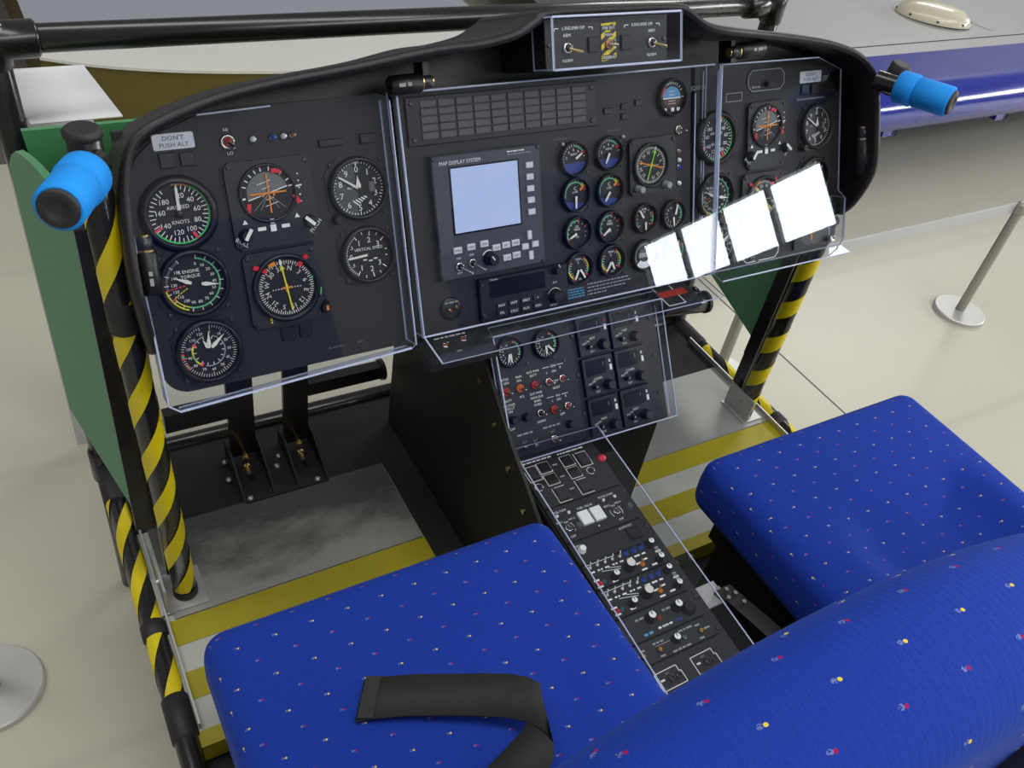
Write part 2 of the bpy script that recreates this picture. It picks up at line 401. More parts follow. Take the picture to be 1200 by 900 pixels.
def rbox(hx, hy, hz, r, n=9, k=5):
    """rounded box: vertices and quads of a cube grid, dense near the edges"""
    def coords(h):
        a = [-h + r * (1 - math.cos(PI / 2 * i / k)) for i in range(k)]
        m = [(-h + r) + (2 * h - 2 * r) * i / n for i in range(n + 1)]
        return a + m + [-q for q in reversed(a)]
    cx, cy, cz = coords(hx), coords(hy), coords(hz)
    idx = {}; v = []; f = []
    def vid(p):
        key = tuple(round(c, 6) for c in p)
        if key not in idx:
            q = [max(-h + r, min(h - r, c)) for c, h in zip(p, (hx, hy, hz))]
            d = Vector([a - b for a, b in zip(p, q)])
            if d.length > 1e-9: d = d.normalized() * r
            idx[key] = len(v); v.append(Vector(q) + d)
        return idx[key]
    def face(A, B, fn, flip):
        for i in range(len(A) - 1):
            for j in range(len(B) - 1):
                q = [vid(fn(A[i], B[j])), vid(fn(A[i + 1], B[j])), vid(fn(A[i + 1], B[j + 1])), vid(fn(A[i], B[j + 1]))]
                f.append(tuple(reversed(q)) if flip else tuple(q))
    for sg in (-1, 1):
        face(cx, cy, lambda a, b: (a, b, sg * hz), sg < 0)
        face(cx, cz, lambda a, b: (a, sg * hy, b), sg > 0)
        face(cy, cz, lambda a, b: (sg * hx, a, b), sg < 0)
    return v, f
def boxuv(p, co):
    n = p.normal
    if abs(n.z) >= max(abs(n.x), abs(n.y)): return (co.x, co.y)
    if abs(n.y) >= abs(n.x): return (co.x, co.z + 0.31)
    return (co.y + 0.17, co.z + 0.11)

# ------------------------------------------------------------------ setting
fl = MB(); fl.box(-30, 30, -30, 30, -0.1, 0, 'floor'); struct(fl.build('floor'))
j = MB(); j.box(1.221, 1.226, -4, 9, 0.0, 0.0008, 'joint_grey'); struct(j.build('trim_1'))
wl = MB()
for a, b, c, d in ((-20, -12.4, 0, 5), (-7.4, -5.6, 0, 5), (2.6, 12, 0, 5), (-12.4, -7.4, 0, 1.95), (-12.4, -7.4, 2.95, 5), (-5.6, 2.6, 0, 1.95), (-5.6, 2.6, 2.95, 5)):
    wl.box(10, 10.2, a, b, c, d, 'wall_paint')
struct(wl.build('wall_right'))
wn2 = MB(); wn2.box(9.98, 10.22, -5.6, -5.5, 1.95, 2.95, 'tube_black'); wn2.box(9.98, 10.22, 2.5, 2.6, 1.95, 2.95, 'tube_black'); wn2 = struct(wn2.build('window_2'))
for k in range(6):
    y0 = -5.5 + k * 1.333; q = MB(); q.box(10.08, 10.1, y0 + 0.05, y0 + 1.283, 1.98, 2.92, 'daylight'); q.build('pane', wn2)
    if k: q = MB(); q.box(10.0, 10.18, y0 - 0.05, y0 + 0.05, 1.95, 2.95, 'tube_black'); q.build('mullion', wn2)
wn = MB(); wn.box(9.98, 10.22, -12.4, -12.3, 1.95, 2.95, 'tube_black'); wn.box(9.98, 10.22, -7.5, -7.4, 1.95, 2.95, 'tube_black')
wn = struct(wn.build('window_1'))
for k in range(4):
    y0 = -12.3 + k * 1.2; q = MB(); q.box(10.08, 10.1, y0 + 0.05, y0 + 1.15, 1.98, 2.92, 'daylight'); q.build('pane', wn)
    if k: q = MB(); q.box(10.0, 10.18, y0 - 0.05, y0 + 0.05, 1.95, 2.95, 'tube_black'); q.build('mullion', wn)

# ---- low white plinth beyond the cockpit
t = thing('display_plinth', 'low white-topped plinth with olive front beyond the cockpit', 'plinth', (0.25, 3.1, 0))
front = [(-0.75 + 1.5 * i / 24, -0.36 - 0.175 * (1 - math.exp(-5.0 * i / 24)) - 0.10 * i / 24) for i in range(25)]
poly = front + [(0.75, -.165), (-0.75, -.165)]
q = MB(); q.prism(poly, 0.392, 0.4, 'plinth_white'); q.build('top', t)
q = MB(); q.prism([(x * 0.998, y + 0.006) for x, y in front] + [(0.74, -.175), (-0.74, -.175)], 0.006, 0.392, 'plinth_olive'); q.build('body', t)
t = thing('grey_plinth', 'low blue-grey plinth standing behind the white-topped plinth', 'plinth', (0.25, 3.9, 0))
q = MB(); q.box(-0.75, 0.75, -0.955, 0.8, 0.392, 0.40, 'plinth_grey'); q.build('top', t); q = MB(); q.box(-0.74, 0.74, -0.945, 0.79, 0.006, 0.392, 'plinth_olive'); q.build('body', t)
q = MB(); q.box(-2.2, 0.4, -1.2, 2.0, 0, 0.006, 'dark_overlay'); tag(q.build('overlay', None, (-0.6, 4.1, 0)), 'dark brown carpet on the floor around the plinths', 'overlay')  # thin flat dark sheet laid over the floor around the plinths
# ---- aircraft wing with blue leading edge
t = thing('aircraft_wing', 'grey wing panel with glossy blue leading edge lying beside the cockpit', 'wing', (5, 2.5, 0))
X0, X1 = -3.5, 4.5
def strip(prof, mat, name, par, x0=X0, x1=X1, smooth=True):
    q = MB(); n = len(prof)
    q.add([(x0, y, z) for y, z in prof] + [(x1, y, z) for y, z in prof], [(i + n, i, i + 1, i + 1 + n) for i in range(n - 1)], mat, None, smooth)
    for x in (x0, x1): q.add([(x, y, z) for y, z in prof], [tuple(range(n))], mat)
    return q.build(name, par)
le = []
for i in range(25):
    a = math.radians(-110 + 200 * i / 24)
    le.append((-0.50 - 0.105 * math.cos(a) + (0.0 if a < 0 else 0.0), 0.355 + 0.095 * math.sin(a)))
le = [(0.2, 0.262)] + le + [(-0.32, 0.462)]
strip(le, 'wing_blue', 'leading_edge', t)
strip([(-0.321, 0.461), (-0.2, 0.468), (0.1, 0.475), (0.6, 0.49), (3.8, 0.55), (3.8, 0.40), (0.2, 0.262)], 'wing_grey', 'skin', t, smooth=False)
q = MB(); q.box(X0, X1, -0.247, -0.243, 0.4655, 0.4675, 'seam_dark'); q.build('skin_seam', t)
q = MB(); q.add([(-1.78, -0.2, 0.470), (-1.776, -0.2, 0.470), (-1.986, 0.3, 0.483), (-1.99, 0.3, 0.483)], [(0, 1, 2, 3)], 'seam_dark'); q.build('skin_seam', t)
for x in (-2.72, -2.02):
    q = MB(); q.box(x, x + 0.05, -0.535, -0.50, 0.238, 0.262, 'wing_blue'); q.lathe([(0.014, -0.003), (0.018, 0), (0.014, 0.003)], 'wing_blue', 14, X=Matrix.Translation((x + 0.07, -0.53, 0.245)) @ Matrix.Rotation(PI / 2, 4, 'X')); q.build('fairlead_tab', t)
for x in (-3.0, 1.0, 4.2):
    q = MB(); q.box(x, x + 0.1, 0.3, 0.4, 0, 0.27, 'tube_black'); q.build('trestle', t)
    q = MB(); q.box(x, x + 0.1, 2.5, 2.6, 0, 0.40, 'tube_black'); q.build('trestle', t)
t = thing('antenna_dome', 'cream oval antenna dome bolted on the grey wing', 'dome', (3.0, 2.46, 0.475))
q = MB(); q.lathe([(0.165, 0.0), (0.165, 0.008), (0.150, 0.03), (0.115, 0.05), (0.06, 0.060), (0.0, 0.062)], 'dome_cream', 40, X=Matrix.Rotation(math.radians(-40), 4, 'Z') @ Matrix.Diagonal((1, 0.62, 1, 1))); q.build('shell', t)
for k in range(8):
    a = 2 * PI * k / 8; p = Matrix.Rotation(math.radians(-40), 3, 'Z') @ Vector((0.160 * math.cos(a), 0.099 * math.sin(a), 0.010))
    q = MB(); q.lathe([(0.006, 0), (0.006, 0.006), (0, 0.007)], 'screw', 10); q.build('bolt', t, p)

# ---- stanchions
def stanchion(x, y, label, hh=0.42):
    t = thing('stanchion', label, 'stanchion', (x, y, 0), 'low barrier stanchions')
    q = MB(); q.lathe([(0.084, 0), (0.084, 0.012)], 'stanchion_base', 48); q.lathe([(0.084, 0.012), (0.081, 0.015)], 'stanchion_base', 48, smooth=False, cap1=True); q.build('base', t)
    q = MB(); q.lathe([(0.015, 0.015), (0.015, hh), (0.013, hh + 0.004), (0, hh + 0.004)], 'stanchion', 20); q.build('post', t)
    q = MB(); q.lathe([(0.015, hh - 0.035), (0.018, hh - 0.033), (0.018, hh - 0.003), (0.015, hh)], 'stanchion', 20); q.build('collar', t)
    return t
stanchion(2.005, 1.228, 'low steel barrier stanchion on the floor right of the cockpit')
stanchion(-0.891, 1.038, 'low barrier stanchion at the left edge with only its round base showing')
stanchion(0.97, 1.265, 'barrier stanchion standing behind the right striped upright')
q = MB(); q.box(0.985, 1.99, 1.236, 1.239, 0.385, 0.42, 'belt_grey'); q.box(0.985, 0.992, 1.232, 1.243, 0.38, 0.425, 'stanchion')
tag(q.build('barrier_belt'), 'grey barrier belt stretched between the two right stanchions', 'belt')

# ------------------------------------------------------------------ cockpit floor platform
FZ = 0.345
t = thing('cockpit_floor', 'raised cockpit floor with bare metal sheets and yellow stripes', 'platform', (0, 0.6, 0))
q = MB(); q.box(-0.63, 0.63, 0.036, 0.60, 0.305, FZ, 'floor_paint')
q.box(-0.63, 0.63, 0.04, 0.10, 0.10, 0.305, 'box_black'); q.box(-0.63, 0.63, 0.54, 0.58, 0.10, 0.305, 'box_black'); q.build('deck', t)
for sx in (-1, 1):
    q = MB(); q.box(sx * 0.6115 - .0015, sx * 0.6115 + .0015, 0.04, 0.50, FZ + .0005, FZ + .014, 'steel'); q.build('edge_strip', t)
q = MB(); q.box(-0.63, 0.63, -0.62, 0.036, 0.25, 0.30, 'black_floor'); q.build('rear_deck', t)
q = MB(); q.box(-0.63, 0.63, 0.012, 0.0358, 0.306, 0.3455, 'stripe_yellow'); q.build('nosing', t)
q = MB(); q.box(-0.622, 0.622, 0.402, 0.58, FZ, FZ + 0.002, 'black_floor'); q.build('floor_plate', t)
q = MB(); q.box(-0.19, -0.128, 0.04, 0.402, FZ + .0004, FZ + 0.002, 'black_floor'); q.build('floor_plate', t)
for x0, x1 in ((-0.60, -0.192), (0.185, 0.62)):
    q = MB(); q.box(x0, x1, 0.222, 0.403, FZ + 0.0005, FZ + 0.0035, 'shaded_worn_sheet' if x0 < 0 else 'metal_sheet'); q.build('metal_sheet', t)
for a, b in ((0.176, 0.221), (0.085, 0.130)):
    for x0, x1 in ((-0.61, -0.19), (0.012, 0.62)):
        q = MB(); q.box(x0, x1, a, b, FZ + 0.0002, FZ + 0.0012, 'stripe_yellow'); q.build('floor_stripe', t)
for x in (0.17, 0.205, 0.24):
    q = MB(); q.cyl((x, 0.012, 0.326), (x, 0.006, 0.326), 0.006, 'steel', 10); q.build('bolt', t)

# ------------------------------------------------------------------ tubular frame
t = thing('support_frame', 'black tubular support frame wrapped in black and yellow hazard tape', 'frame', (0, 0.86, 0))
YO = 0.86
def tubepart(name, p0, p1, r, tape=None, par=t, mat='tube_black', hand=1, ph=0.0, pitch=0.105, starts=1):
    p0 = (p0[0], p0[1] - YO, p0[2]); p1 = (p1[0], p1[1] - YO, p1[2])
    q = MB(); q.cyl(p0, p1, r, mat, 28, bev=0.002); o = q.build(name, par)
    if tape:
        a, b = tape; P0, P1 = Vector(p0), Vector(p1)
        for k in range(starts): q = MB(); helix(q, P0.lerp(P1, a), P0.lerp(P1, b), r + 0.0007, pitch, 0.46 / starts, 'tape_yellow', ph + 2 * PI * k / starts, hand); q.build('hazard_tape', o)
    return o
UT = lambda sg: (-0.5985, 0.882, 1.106) if sg < 0 else (0.581, 0.866, 0.822)
for sg in (-1, 1):
    up = tubepart('upright', (0.574 * sg, 0.862, FZ), (UT(sg)[0], UT(sg)[1], UT(sg)[2]), 0.0168, (0.03, 0.97), hand=1, ph=0.9 if sg < 0 else 2.3, pitch=0.195 if sg < 0 else 0.086, starts=2 if sg < 0 else 1)
    q = MB(); q.cyl((UT(sg)[0], UT(sg)[1] - YO - .0002, UT(sg)[2] - .008), (UT(sg)[0], UT(sg)[1] - YO, UT(sg)[2] + .003), 0.0188, 'rubber', 24, bev=0.003); q.build('end_cap', up)
    for z0, z1 in ((FZ, FZ + 0.02), (0.86, 0.905))[:2 if sg < 0 else 1]:
        ux = lambda z: (0.574 * sg + (UT(sg)[0] - 0.574 * sg) * (z - FZ) / (UT(sg)[2] - FZ), 0.002 + (UT(sg)[1] - 0.862) * (z - FZ) / (UT(sg)[2] - FZ), z)
        q = MB(); q.cyl(ux(z0), ux(z1), 0.0182, 'rubber', 24, bev=0.002); q.build('sleeve', up)
    q = MB(); AT = 1.0 if sg < 0 else 0.80; q.box(min(0.572 * sg, 0.622 * sg), max(0.572 * sg, 0.622 * sg), 0.046, 0.058, 0.47, AT - .02, 'tube_black'); q.box(0.582 * sg - 0.012, 0.582 * sg + 0.012, 0.024, 0.055, FZ + 0.03, AT, 'tube_black'); q.box(0.582 * sg - 0.0135, 0.582 * sg - 0.012, 0.024, 0.026, FZ + 0.03, AT, 'steel'); q.build('angle_bar', t)
    q = MB(); q.box(0.582 * sg - 0.035, 0.582 * sg + 0.035, -0.028, 0.045, FZ + 0.0036, FZ + 0.006, 'steel'); q.box(0.582 * sg - 0.026, 0.582 * sg - 0.023, -0.027, 0.045, FZ + 0.006, FZ + 0.06, 'steel')
    q.cyl((0.582 * sg - 0.026, 0.01, FZ + 0.04), (0.582 * sg - 0.031, 0.01, FZ + 0.04), 0.005, 'steel', 8); q.build('foot_bracket', t)
    TX = -0.652 if sg < 0 else 0.613
    tubepart('corner_tube', (0.632 * sg, 1.18, 0.34), (TX, 1.18, 1.09), 0.0170); tubepart('leg_tube', (0.632 * sg, 1.18, 0.0), (0.632 * sg, 1.18, 0.34), 0.0165)
    tubepart('corner_tube', (0.632 * sg, 0.05, 0.0), (0.632 * sg, 0.05, 0.36), 0.0185)
    sr = tubepart('side_rail', (0.632 * sg, 0.02, FZ - 0.002), (0.632 * sg, 1.18, FZ - 0.002), 0.0160, (0.55, 0.97) if sg < 0 else (0.6, 0.90), hand=1, ph=1.0, pitch=0.21, starts=2)
    for y0, y1 in ((0.63, 0.70), (0.72 + 0.08, 0.83), (1.08, 1.165), (0.2, 0.28)):
        q = MB(); q.cyl((0.632 * sg, y0 - YO, FZ - 0.002), (0.632 * sg, y1 - YO, FZ - 0.002), 0.0185, 'rubber', 24, bev=0.003); q.build('sleeve', sr)
    q = MB(); q.cyl((TX, 1.18 - YO, 1.045), (TX, 1.18 - YO, 1.100), 0.0205, 'tube_black', 24, bev=0.003); q.build('tee_fitting', t)
    q = MB(); q.cyl((0.632 * sg, 1.18 - YO, FZ - 0.035), (0.632 * sg, 1.18 - YO, FZ + 0.035), 0.0225, 'tube_black', 24, bev=0.003); q.build('tee_fitting', t)
    # blue foam grips
    b0 = Vector((-0.592, 0.008, 1.078)) if sg < 0 else Vector((0.550, 0.008, 1.078)); d = (Vector((-0.40, -0.90, 0.15)) if sg < 0 else Vector((0.32, -0.94, 0.08))).normalized()
    q = MB(); q.cyl(b0, b0 + d * 0.115, 0.0145, 'tube_black', 20); g = q.build('handle', t)
    if sg > 0: q = MB(); q.cyl(b0 + Vector((.032, -.004, -.022)), b0 + Vector((.034, -.008, .026)), 0.016, 'rubber', 18, bev=.002); q.build('clamp', g)
    q = MB(); q.cyl(b0 + d * 0.034, b0 + d * 0.064, 0.0245, 'foam_blue', 28, bev=0.003); q.cyl(b0 + d * 0.063, b0 + d * 0.118, 0.0228, 'foam_blue', 28, bev=0.003); q.build('foam_grip', g)
    X = Matrix.Translation(b0 + d * 0.117) @ d.to_track_quat('Z', 'Y').to_matrix().to_4x4()
    q = MB(); q.lathe([(0.0185, 0), (0.0185, 0.003), (0.0165, 0.0048), (0.010, 0.0048), (0.009, 0.0035), (0.0, 0.0035)], 'rubber', 26, X=X); q.build('rubber_plug', g)
tr = tubepart('top_rail', (-0.672, 1.18, 1.078), (0.613, 1.18, 1.078), 0.0170)
for x0, x1 in ((-0.69, -0.600), (0.54, 0.585)):
    q = MB(); q.cyl((x0, 1.18 - YO, 1.078), (x1, 1.18 - YO, 1.078), 0.0225, 'tube_black', 24, bev=0.003); q.build('sleeve', tr)
for x in (0.10, 0.13):
    q = MB(); q.box(x, x + 0.012, 0.318, 0.326, 1.0, 1.062, 'rubber'); q.build('strap_clip', tr)
tubepart('bottom_rail', (-0.632, 1.18, FZ - 0.002), (0.632, 1.18, FZ - 0.002), 0.017)

# ------------------------------------------------------------------ green felt boards, white sheet
def slab(name, quad, th, mat, label, cat, group, bulge=0.0):
    """quad of four points, thickened along its normal"""
    a, b, c, d = [Vector(p) for p in quad]; n = (b - a).cross(d - a).normalized() * th
    o = (a + c) / 2; base = Vector((o.x, o.y, min(p.z for p in (a, b, c, d))))
    N = 10; q = MB(); v = []
    for i in range(N + 1):
        for k in range(N + 1):
            u, w = i / N, k / N
            p = (a.lerp(b, u)).lerp(d.lerp(c, u), w) + Vector((0, 0, bulge * w * math.sin(PI * u) - bulge * w * 1.2 * max(0, u - .85) / .15)); v.append(p - base)
    m = len(v); v2 = [p + n for p in v]; f = []
    for i in range(N):
        for k in range(N):
            s0 = i * (N + 1) + k
            f.append((s0, s0 + N + 1, s0 + N + 2, s0 + 1)); f.append((m + s0 + 1, m + s0 + N + 2, m + s0 + N + 1, m + s0))
    rim = [i * (N + 1) for i in range(N + 1)] + [N * (N + 1) + k for k in range(1, N + 1)] + [i * (N + 1) + N for i in range(N - 1, -1, -1)] + [k for k in range(N - 1, 0, -1)]
    for i in range(len(rim)):
        x, y = rim[i], rim[(i + 1) % len(rim)]; f.append((y, x, m + x, m + y))
    q.add(v + v2, f, mat); return tag(q.build(name, None, base), label, cat, group)
for sg, nm, n2 in ((-1, 'green felt board on the left side between the striped upright and corner tube', 'green felt board behind the left blue grip, under the white sheet'),
               (1, 'dark green felt board in shade behind the right striped upright', 'green felt board at the right front corner behind the panel')):
    e = 0.006
    slab('felt_board', [(0.616 * sg, 0.925, 0.480), (0.664 * sg, 1.158, 0.502), (0.664 * sg, 1.158, 0.955), (0.616 * sg, 0.925, 0.972)], 0.009 * -sg, 'felt', nm, 'board', 'felt boards', 0.022)
    slab('felt_board', [(0.612 * sg, 1.14, 0.62), (0.42 * sg, 1.14, 0.62), (0.42 * sg, 1.14, 0.982), (0.642 * sg, 1.14, 0.982)], 0.007 * sg, 'felt', n2, 'board', 'felt boards')
q = MB(); prof = []
for i in range(9):
    prof.append((1.152 + 0.045 * i, 0.985 - 0.0112 * i))
for i in range(1, 9):
    a = PI / 2 * i / 8 * 0.95; prof.append((1.512 + 0.05 * math.sin(a), 0.8954 - 0.05 * (1 - math.cos(a))))
for i in range(1, 8): prof.append((1.563 + 0.004 * i, 0.848 - 0.12 * i))
prof[-1] = (prof[-1][0], 0.002)
n = len(prof); xl = [-0.629 - 0.0035 * min(i, 9) for i in range(n)]; xr = [-0.522 + 0.0005 * i for i in range(n)]
v = [(xl[i], prof[i][0], prof[i][1]) for i in range(n)] + [(xr[i], prof[i][0], prof[i][1]) for i in range(n)]
v += [(x, y, z - 0.002) for x, y, z in v]
f = [(i, i + 1, n + i + 1, n + i) for i in range(n - 1)] + [(2 * n + n + i, 2 * n + n + i + 1, 2 * n + i + 1, 2 * n + i) for i in range(n - 1)]
f += [(i + 1, i, 2 * n + i, 2 * n + i + 1) for i in range(n - 1)] + [(n + i, n + i + 1, 3 * n + n - n + i + 1, 3 * n + i) for i in range(n - 1)] + [(0, n, 3 * n, 2 * n)]
q.add([(x + 0.575, y - 1.3, z) for x, y, z in v], f, 'paper_white', None, True)
tag(q.build('white_sheet', None, (-0.575, 1.3, 0)), 'blank white sheet bent forward from behind the left green board', 'sheet')

# ------------------------------------------------------------------ small shared fittings
CACHE = {}
def fit(key, fn):
    if key not in CACHE:
        q = MB(); fn(q); CACHE[key] = q.mesh(key)
    return CACHE[key]
def place(name, key, fn, parent, x, y, z=0.0, rot=0.0):
    o = put(name, fit(key, fn), parent); o.location = (x, y, z); o.rotation_euler = (0, 0, rot); return o
def screw(parent, x, y, z=0.004, r=0.0026):
    return place('screw', 'screw%.4f' % r, lambda q: q.lathe([(r, 0), (r, 0.0012), (r * 0.8, 0.0018), (r * 0.3, 0.0012), (0, 0.0012)], 'screw', 10), parent, x, y, z)
def toggle(parent, x, y, cap='switch_red', tilt=(0.5, -0.5), r=0.0075, z=0.0, ln=0.013, name='toggle_switch', tip='chrome', ring='chrome'):
    def fn(q):
        q.lathe([(r, 0), (r, 0.002), (r * 0.85, 0.003), (r * 0.68, 0.003), (r * 0.62, 0.002)], ring, 20)
        q.disc(0, 0, r * 0.66, 0.0021, cap, 16)
        q.lathe([(r * 0.5, 0.002), (r * 0.4, 0.004), (0, 0.005)], cap, 12)
        d = Vector((tilt[0], tilt[1], 1.0)).normalized()
        q.cyl((0, 0, 0.003), d * ln, r * 0.2, tip, 8, r1=r * 0.34); q.lathe([(0, -r * .36), (r * .25, -r * .25), (r * .36, 0), (r * .25, r * .25), (0, r * .36)], tip, 8, X=Matrix.Translation(d * ln))
    return place(name, 'tog%s%s%s%.4f%.4f%s' % (cap, tip, tilt, r, ln, ring), fn, parent, x, y, z)
def lamp(parent, x, y, col, r=0.0045, z=0.0, ring='chrome', name='indicator_lamp'):
    def fn(q):
        q.lathe([(r, 0), (r, 0.003), (r * 0.75, 0.0035)], ring, 14); q.lathe([(r * 0.75, 0.003), (r * 0.6, 0.005), (0, 0.006)], col, 14)
    return place(name, 'lamp%s%.4f%s' % (col, r, ring), fn, parent, x, y, z)
def knob(parent, x, y, r=0.008, h=0.014, body='bezel_black', top=None, z=0.0, rot=0.0, pointer=True, name='knob'):
    def fn(q):
        n = 20; v = []
        q.lathe([(r * 1.15, 0), (r * 1.15, h * 0.15), (r, h * 0.25), (r * 0.92, h * 0.93), (r * 0.80, h)], body, n)
        q.disc(0, 0, r * 0.8, h, top or body, n)
        if pointer: q.box(-r * 0.09, r * 0.09, 0, r * 0.78, h, h + 0.0006, 'ink' if top else 'white')
    return place(name, 'knob%s%s%.4f%.4f%s' % (body, top, r, h, pointer), fn, parent, x, y, z, rot)
def plate_btn(parent, x, y, sx, sy, h, mat, z=0.0, name='button', ch=0.0008):
    return place(name, 'btn%.4f%.4f%.4f%s' % (sx, sy, h, mat), lambda q: q.cbox(0, 0, sx, sy, 0, h, mat, ch=ch), parent, x, y, z)

ZD = 0.0018; ZM = 0.0024; ZN = 0.0045
def gauge(parent, name, u, v, R, shape='round', face='dial_black', z=0.0, label=None):
    q = MB(); k = R * 1.2
    if shape == 'oct':
        c = k * 0.55; a = k * 1.02
        q.prism([(-c, -a), (c, -a), (a, -c), (a, c), (c, a), (-c, a), (-a, c), (-a, -c)], 0, 0.0015, 'bezel_black')
        q.lathe([(k * .98, .001), (k * .96, .0075), (R * 1.06, .0105), (R * 1.0, .009), (R * .985, ZD)], 'bezel_black', 40)
    elif shape == 'ring':
        q.lathe([(R * 1.16, 0), (R * 1.16, .006), (R * 1.10, .009), (R * 1.02, .009), (R * .985, ZD)], 'bezel_black', 32)
    else:
        q.lathe([(k * 1.05, 0), (k * 1.05, .003), (k, .0065), (R * 1.07, .0095), (R * 1.0, .0085), (R * .985, ZD)], 'bezel_black', 40)
    o = q.build(name, parent, (u, v, z))
    if label: o['label'] = label
    q = MB(); q.disc(0, 0, R, ZD, face, 40); q.build('dial_face', o)
    if shape == 'oct':
        for sx in (-1, 1):
            for sy in (-1, 1): screw(o, sx * k * 0.80, sy * k * 0.80, 0.0015)
    return o
def needle(parent, a, ln, wd, mat='needle_white', tail=0.0, cx=0, cy=0, style='plain', z=ZN):
    """built pointing up, turned clockwise by a degrees"""
    q = MB()
    if style == 'lance':
        p = [(-wd * .3, -tail), (wd * .3, -tail), (wd * .5, ln * .25), (wd * .28, ln * .55), (0, ln), (-wd * .28, ln * .55), (-wd * .5, ln * .25)]
    elif style == 'arrow':
        p = [(-wd * .3, -tail), (wd * .3, -tail), (wd * .3, ln * .8), (wd * 1.1, ln * .78), (0, ln), (-wd * 1.1, ln * .78), (-wd * .3, ln * .8)]
    else:
        p = [(-wd / 2, -tail), (wd / 2, -tail), (wd * .38, ln * .9), (0, ln), (-wd * .38, ln * .9)]
    q.prism(p, 0, 0.0008, mat); o = q.build('needle', parent, (cx, cy, z)); o.rotation_euler = (0, 0, -math.radians(a)); return o
def hub(parent, r, cx=0, cy=0, mat='bezel_black'):
    return place('hub_cap', 'hub%.4f%s' % (r, mat), lambda q: q.lathe([(r, ZM), (r, .0055), (r * .7, .0065), (0, .0067)], mat, 16), parent, cx, cy)

def asi(parent, u, v, R, z=0.0):
    o = gauge(parent, 'airspeed_indicator', u, v, R, z=z); q = MB()
    for i in range(37):
        a = 4 + i * 9.3
        if a > 333: break
        q.tick(0, 0, a, R * (.80 if i % 2 else .74), R * .93, R * .03, ZM, 'white')
    for s, a in (('20', 13), ('40', 45), ('60', 79), ('80', 114), ('100', 150), ('120', 192), ('140', 236), ('160', 279), ('180', 316)):
        a = math.radians(a); q.text(s, R * .60 * math.sin(a), R * .60 * math.cos(a), R * .165, ZM, 'white')
    q.text('AIRSPEED', 0, R * .22, R * .12, ZM, 'white'); q.text('KNOTS', 0, -R * .26, R * .12, ZM, 'white')
    q.arc(0, 0, -6, 26, R * .93, R * .99, ZM, 'orange'); q.arc(0, 0, 26, 240, R * .93, R * .99, ZM, 'green')
    q.tick(0, 0, 240, R * .72, R * .98, R * .08, ZM + .0002, 'pink_red'); q.tick(0, 0, 152, R * .72, R * .98, R * .10, ZM + .0002, 'pink_red')
    q.build('markings', o); needle(o, 2, R * .93, R * .11, tail=R * .12); hub(o, R * .13); return o
def torque(parent, u, v, R, z=0.0):
    o = gauge(parent, 'torque_indicator', u, v, R, 'oct', z=z); q = MB()
    for i in range(17):
        a = 12 + i * 20
        q.tick(0, 0, a, R * .82, R * .98, R * .025, ZM, 'white')
        if i < 16: a = math.radians(a); q.text(str(i * 10), R * .66 * math.sin(a), R * .66 * math.cos(a), R * .10, ZM, 'white')
    for i in range(24): q.tick(0, 0, 262 + i * 2.9, R * .84, R * .92, R * .015, ZM, 'mark_grey')
    q.arc(0, 0, 10, 200, R * .82, R * .87, ZM, 'pale_green'); q.arc(0, 0, 200, 262, R * .92, R * .97, ZM, 'yellow'); q.arc(0, 0, 200, 238, R * .82, R * .86, ZM, 'yellow')
    for k in range(5): q.tick(0, 0, 262, R * (.30 + .13 * k), R * (.39 + .13 * k), R * .035, ZM, 'pink_red'); q.tick(0, 0, 240, R * (.28 + .11 * k), R * (.36 + .11 * k), R * .03, ZM, 'yellow')
    q.tick(0, 0, 238, R * .78, R * 1.0, R * .05, ZM, 'pink_red')
    q.text('% ENGINE', -R * .12, R * .42, R * .11, ZM, 'white'); q.text('TORQUE', -R * .08, R * .25, R * .11, ZM, 'white'); q.build('markings', o)
    needle(o, 296, R * .62, R * .14, cx=-R * .10, cy=R * .02, style='lance'); needle(o, 100, R * .62, R * .14, cx=R * .22, cy=-R * .05, style='lance'); return o
def rpm(parent, u, v, R, z=0.0):
    o = gauge(parent, 'rotor_tachometer', u, v, R, 'oct', z=z); q = MB()
    for i in range(61):
        a = 10 + i * 5.6; q.tick(0, 0, a, R * (.86 if i % 5 else .80), R * .97, R * .018, ZM, 'white')
    for i in range(13):
        a = math.radians(10 + i * 27.6); q.text(str(i * 10), R * .70 * math.sin(a), R * .70 * math.cos(a), R * .10, ZM, 'white')
    q.arc(0, 0, 20, 200, R * .54, R * .58, ZM, 'mark_grey'); q.arc(0, 0, 215, 300, R * .54, R * .60, ZM, 'yellow'); q.arc(0, 0, 240, 268, R * .54, R * .60, ZM, 'pale_green')
    q.arc(0, 0, 300, 350, R * .54, R * .58, ZM, 'mark_grey')
    for a in (215, 300): q.tick(0, 0, a, R * .46, R * .62, R * .08, ZM + .0002, 'pink_red')
    for i in range(14): q.tick(0, 0, 20 + i * 25, R * .44, R * .54, R * .025, ZM, 'white')
    for a in (238, 247, 262, 272): q.tick(0, 0, a, R * .86, R * 1.0, R * .06, ZM + .0002, 'pink_red')
    q.arc(0, 0, 240, 245, R * .88, R * .96, ZM + .0002, 'green'); q.arc(0, 0, 264, 270, R * .88, R * .96, ZM + .0002, 'green'); q.build('markings', o)
    needle(o, 8, R * .62, R * .15, cx=0, cy=R * .12, style='lance'); needle(o, 50, R * .66, R * .15, cx=R * .10, cy=R * .12, style='lance'); needle(o, 335, R * .34, R * .14, cx=-R * .02, cy=R * .14, style='lance'); return o
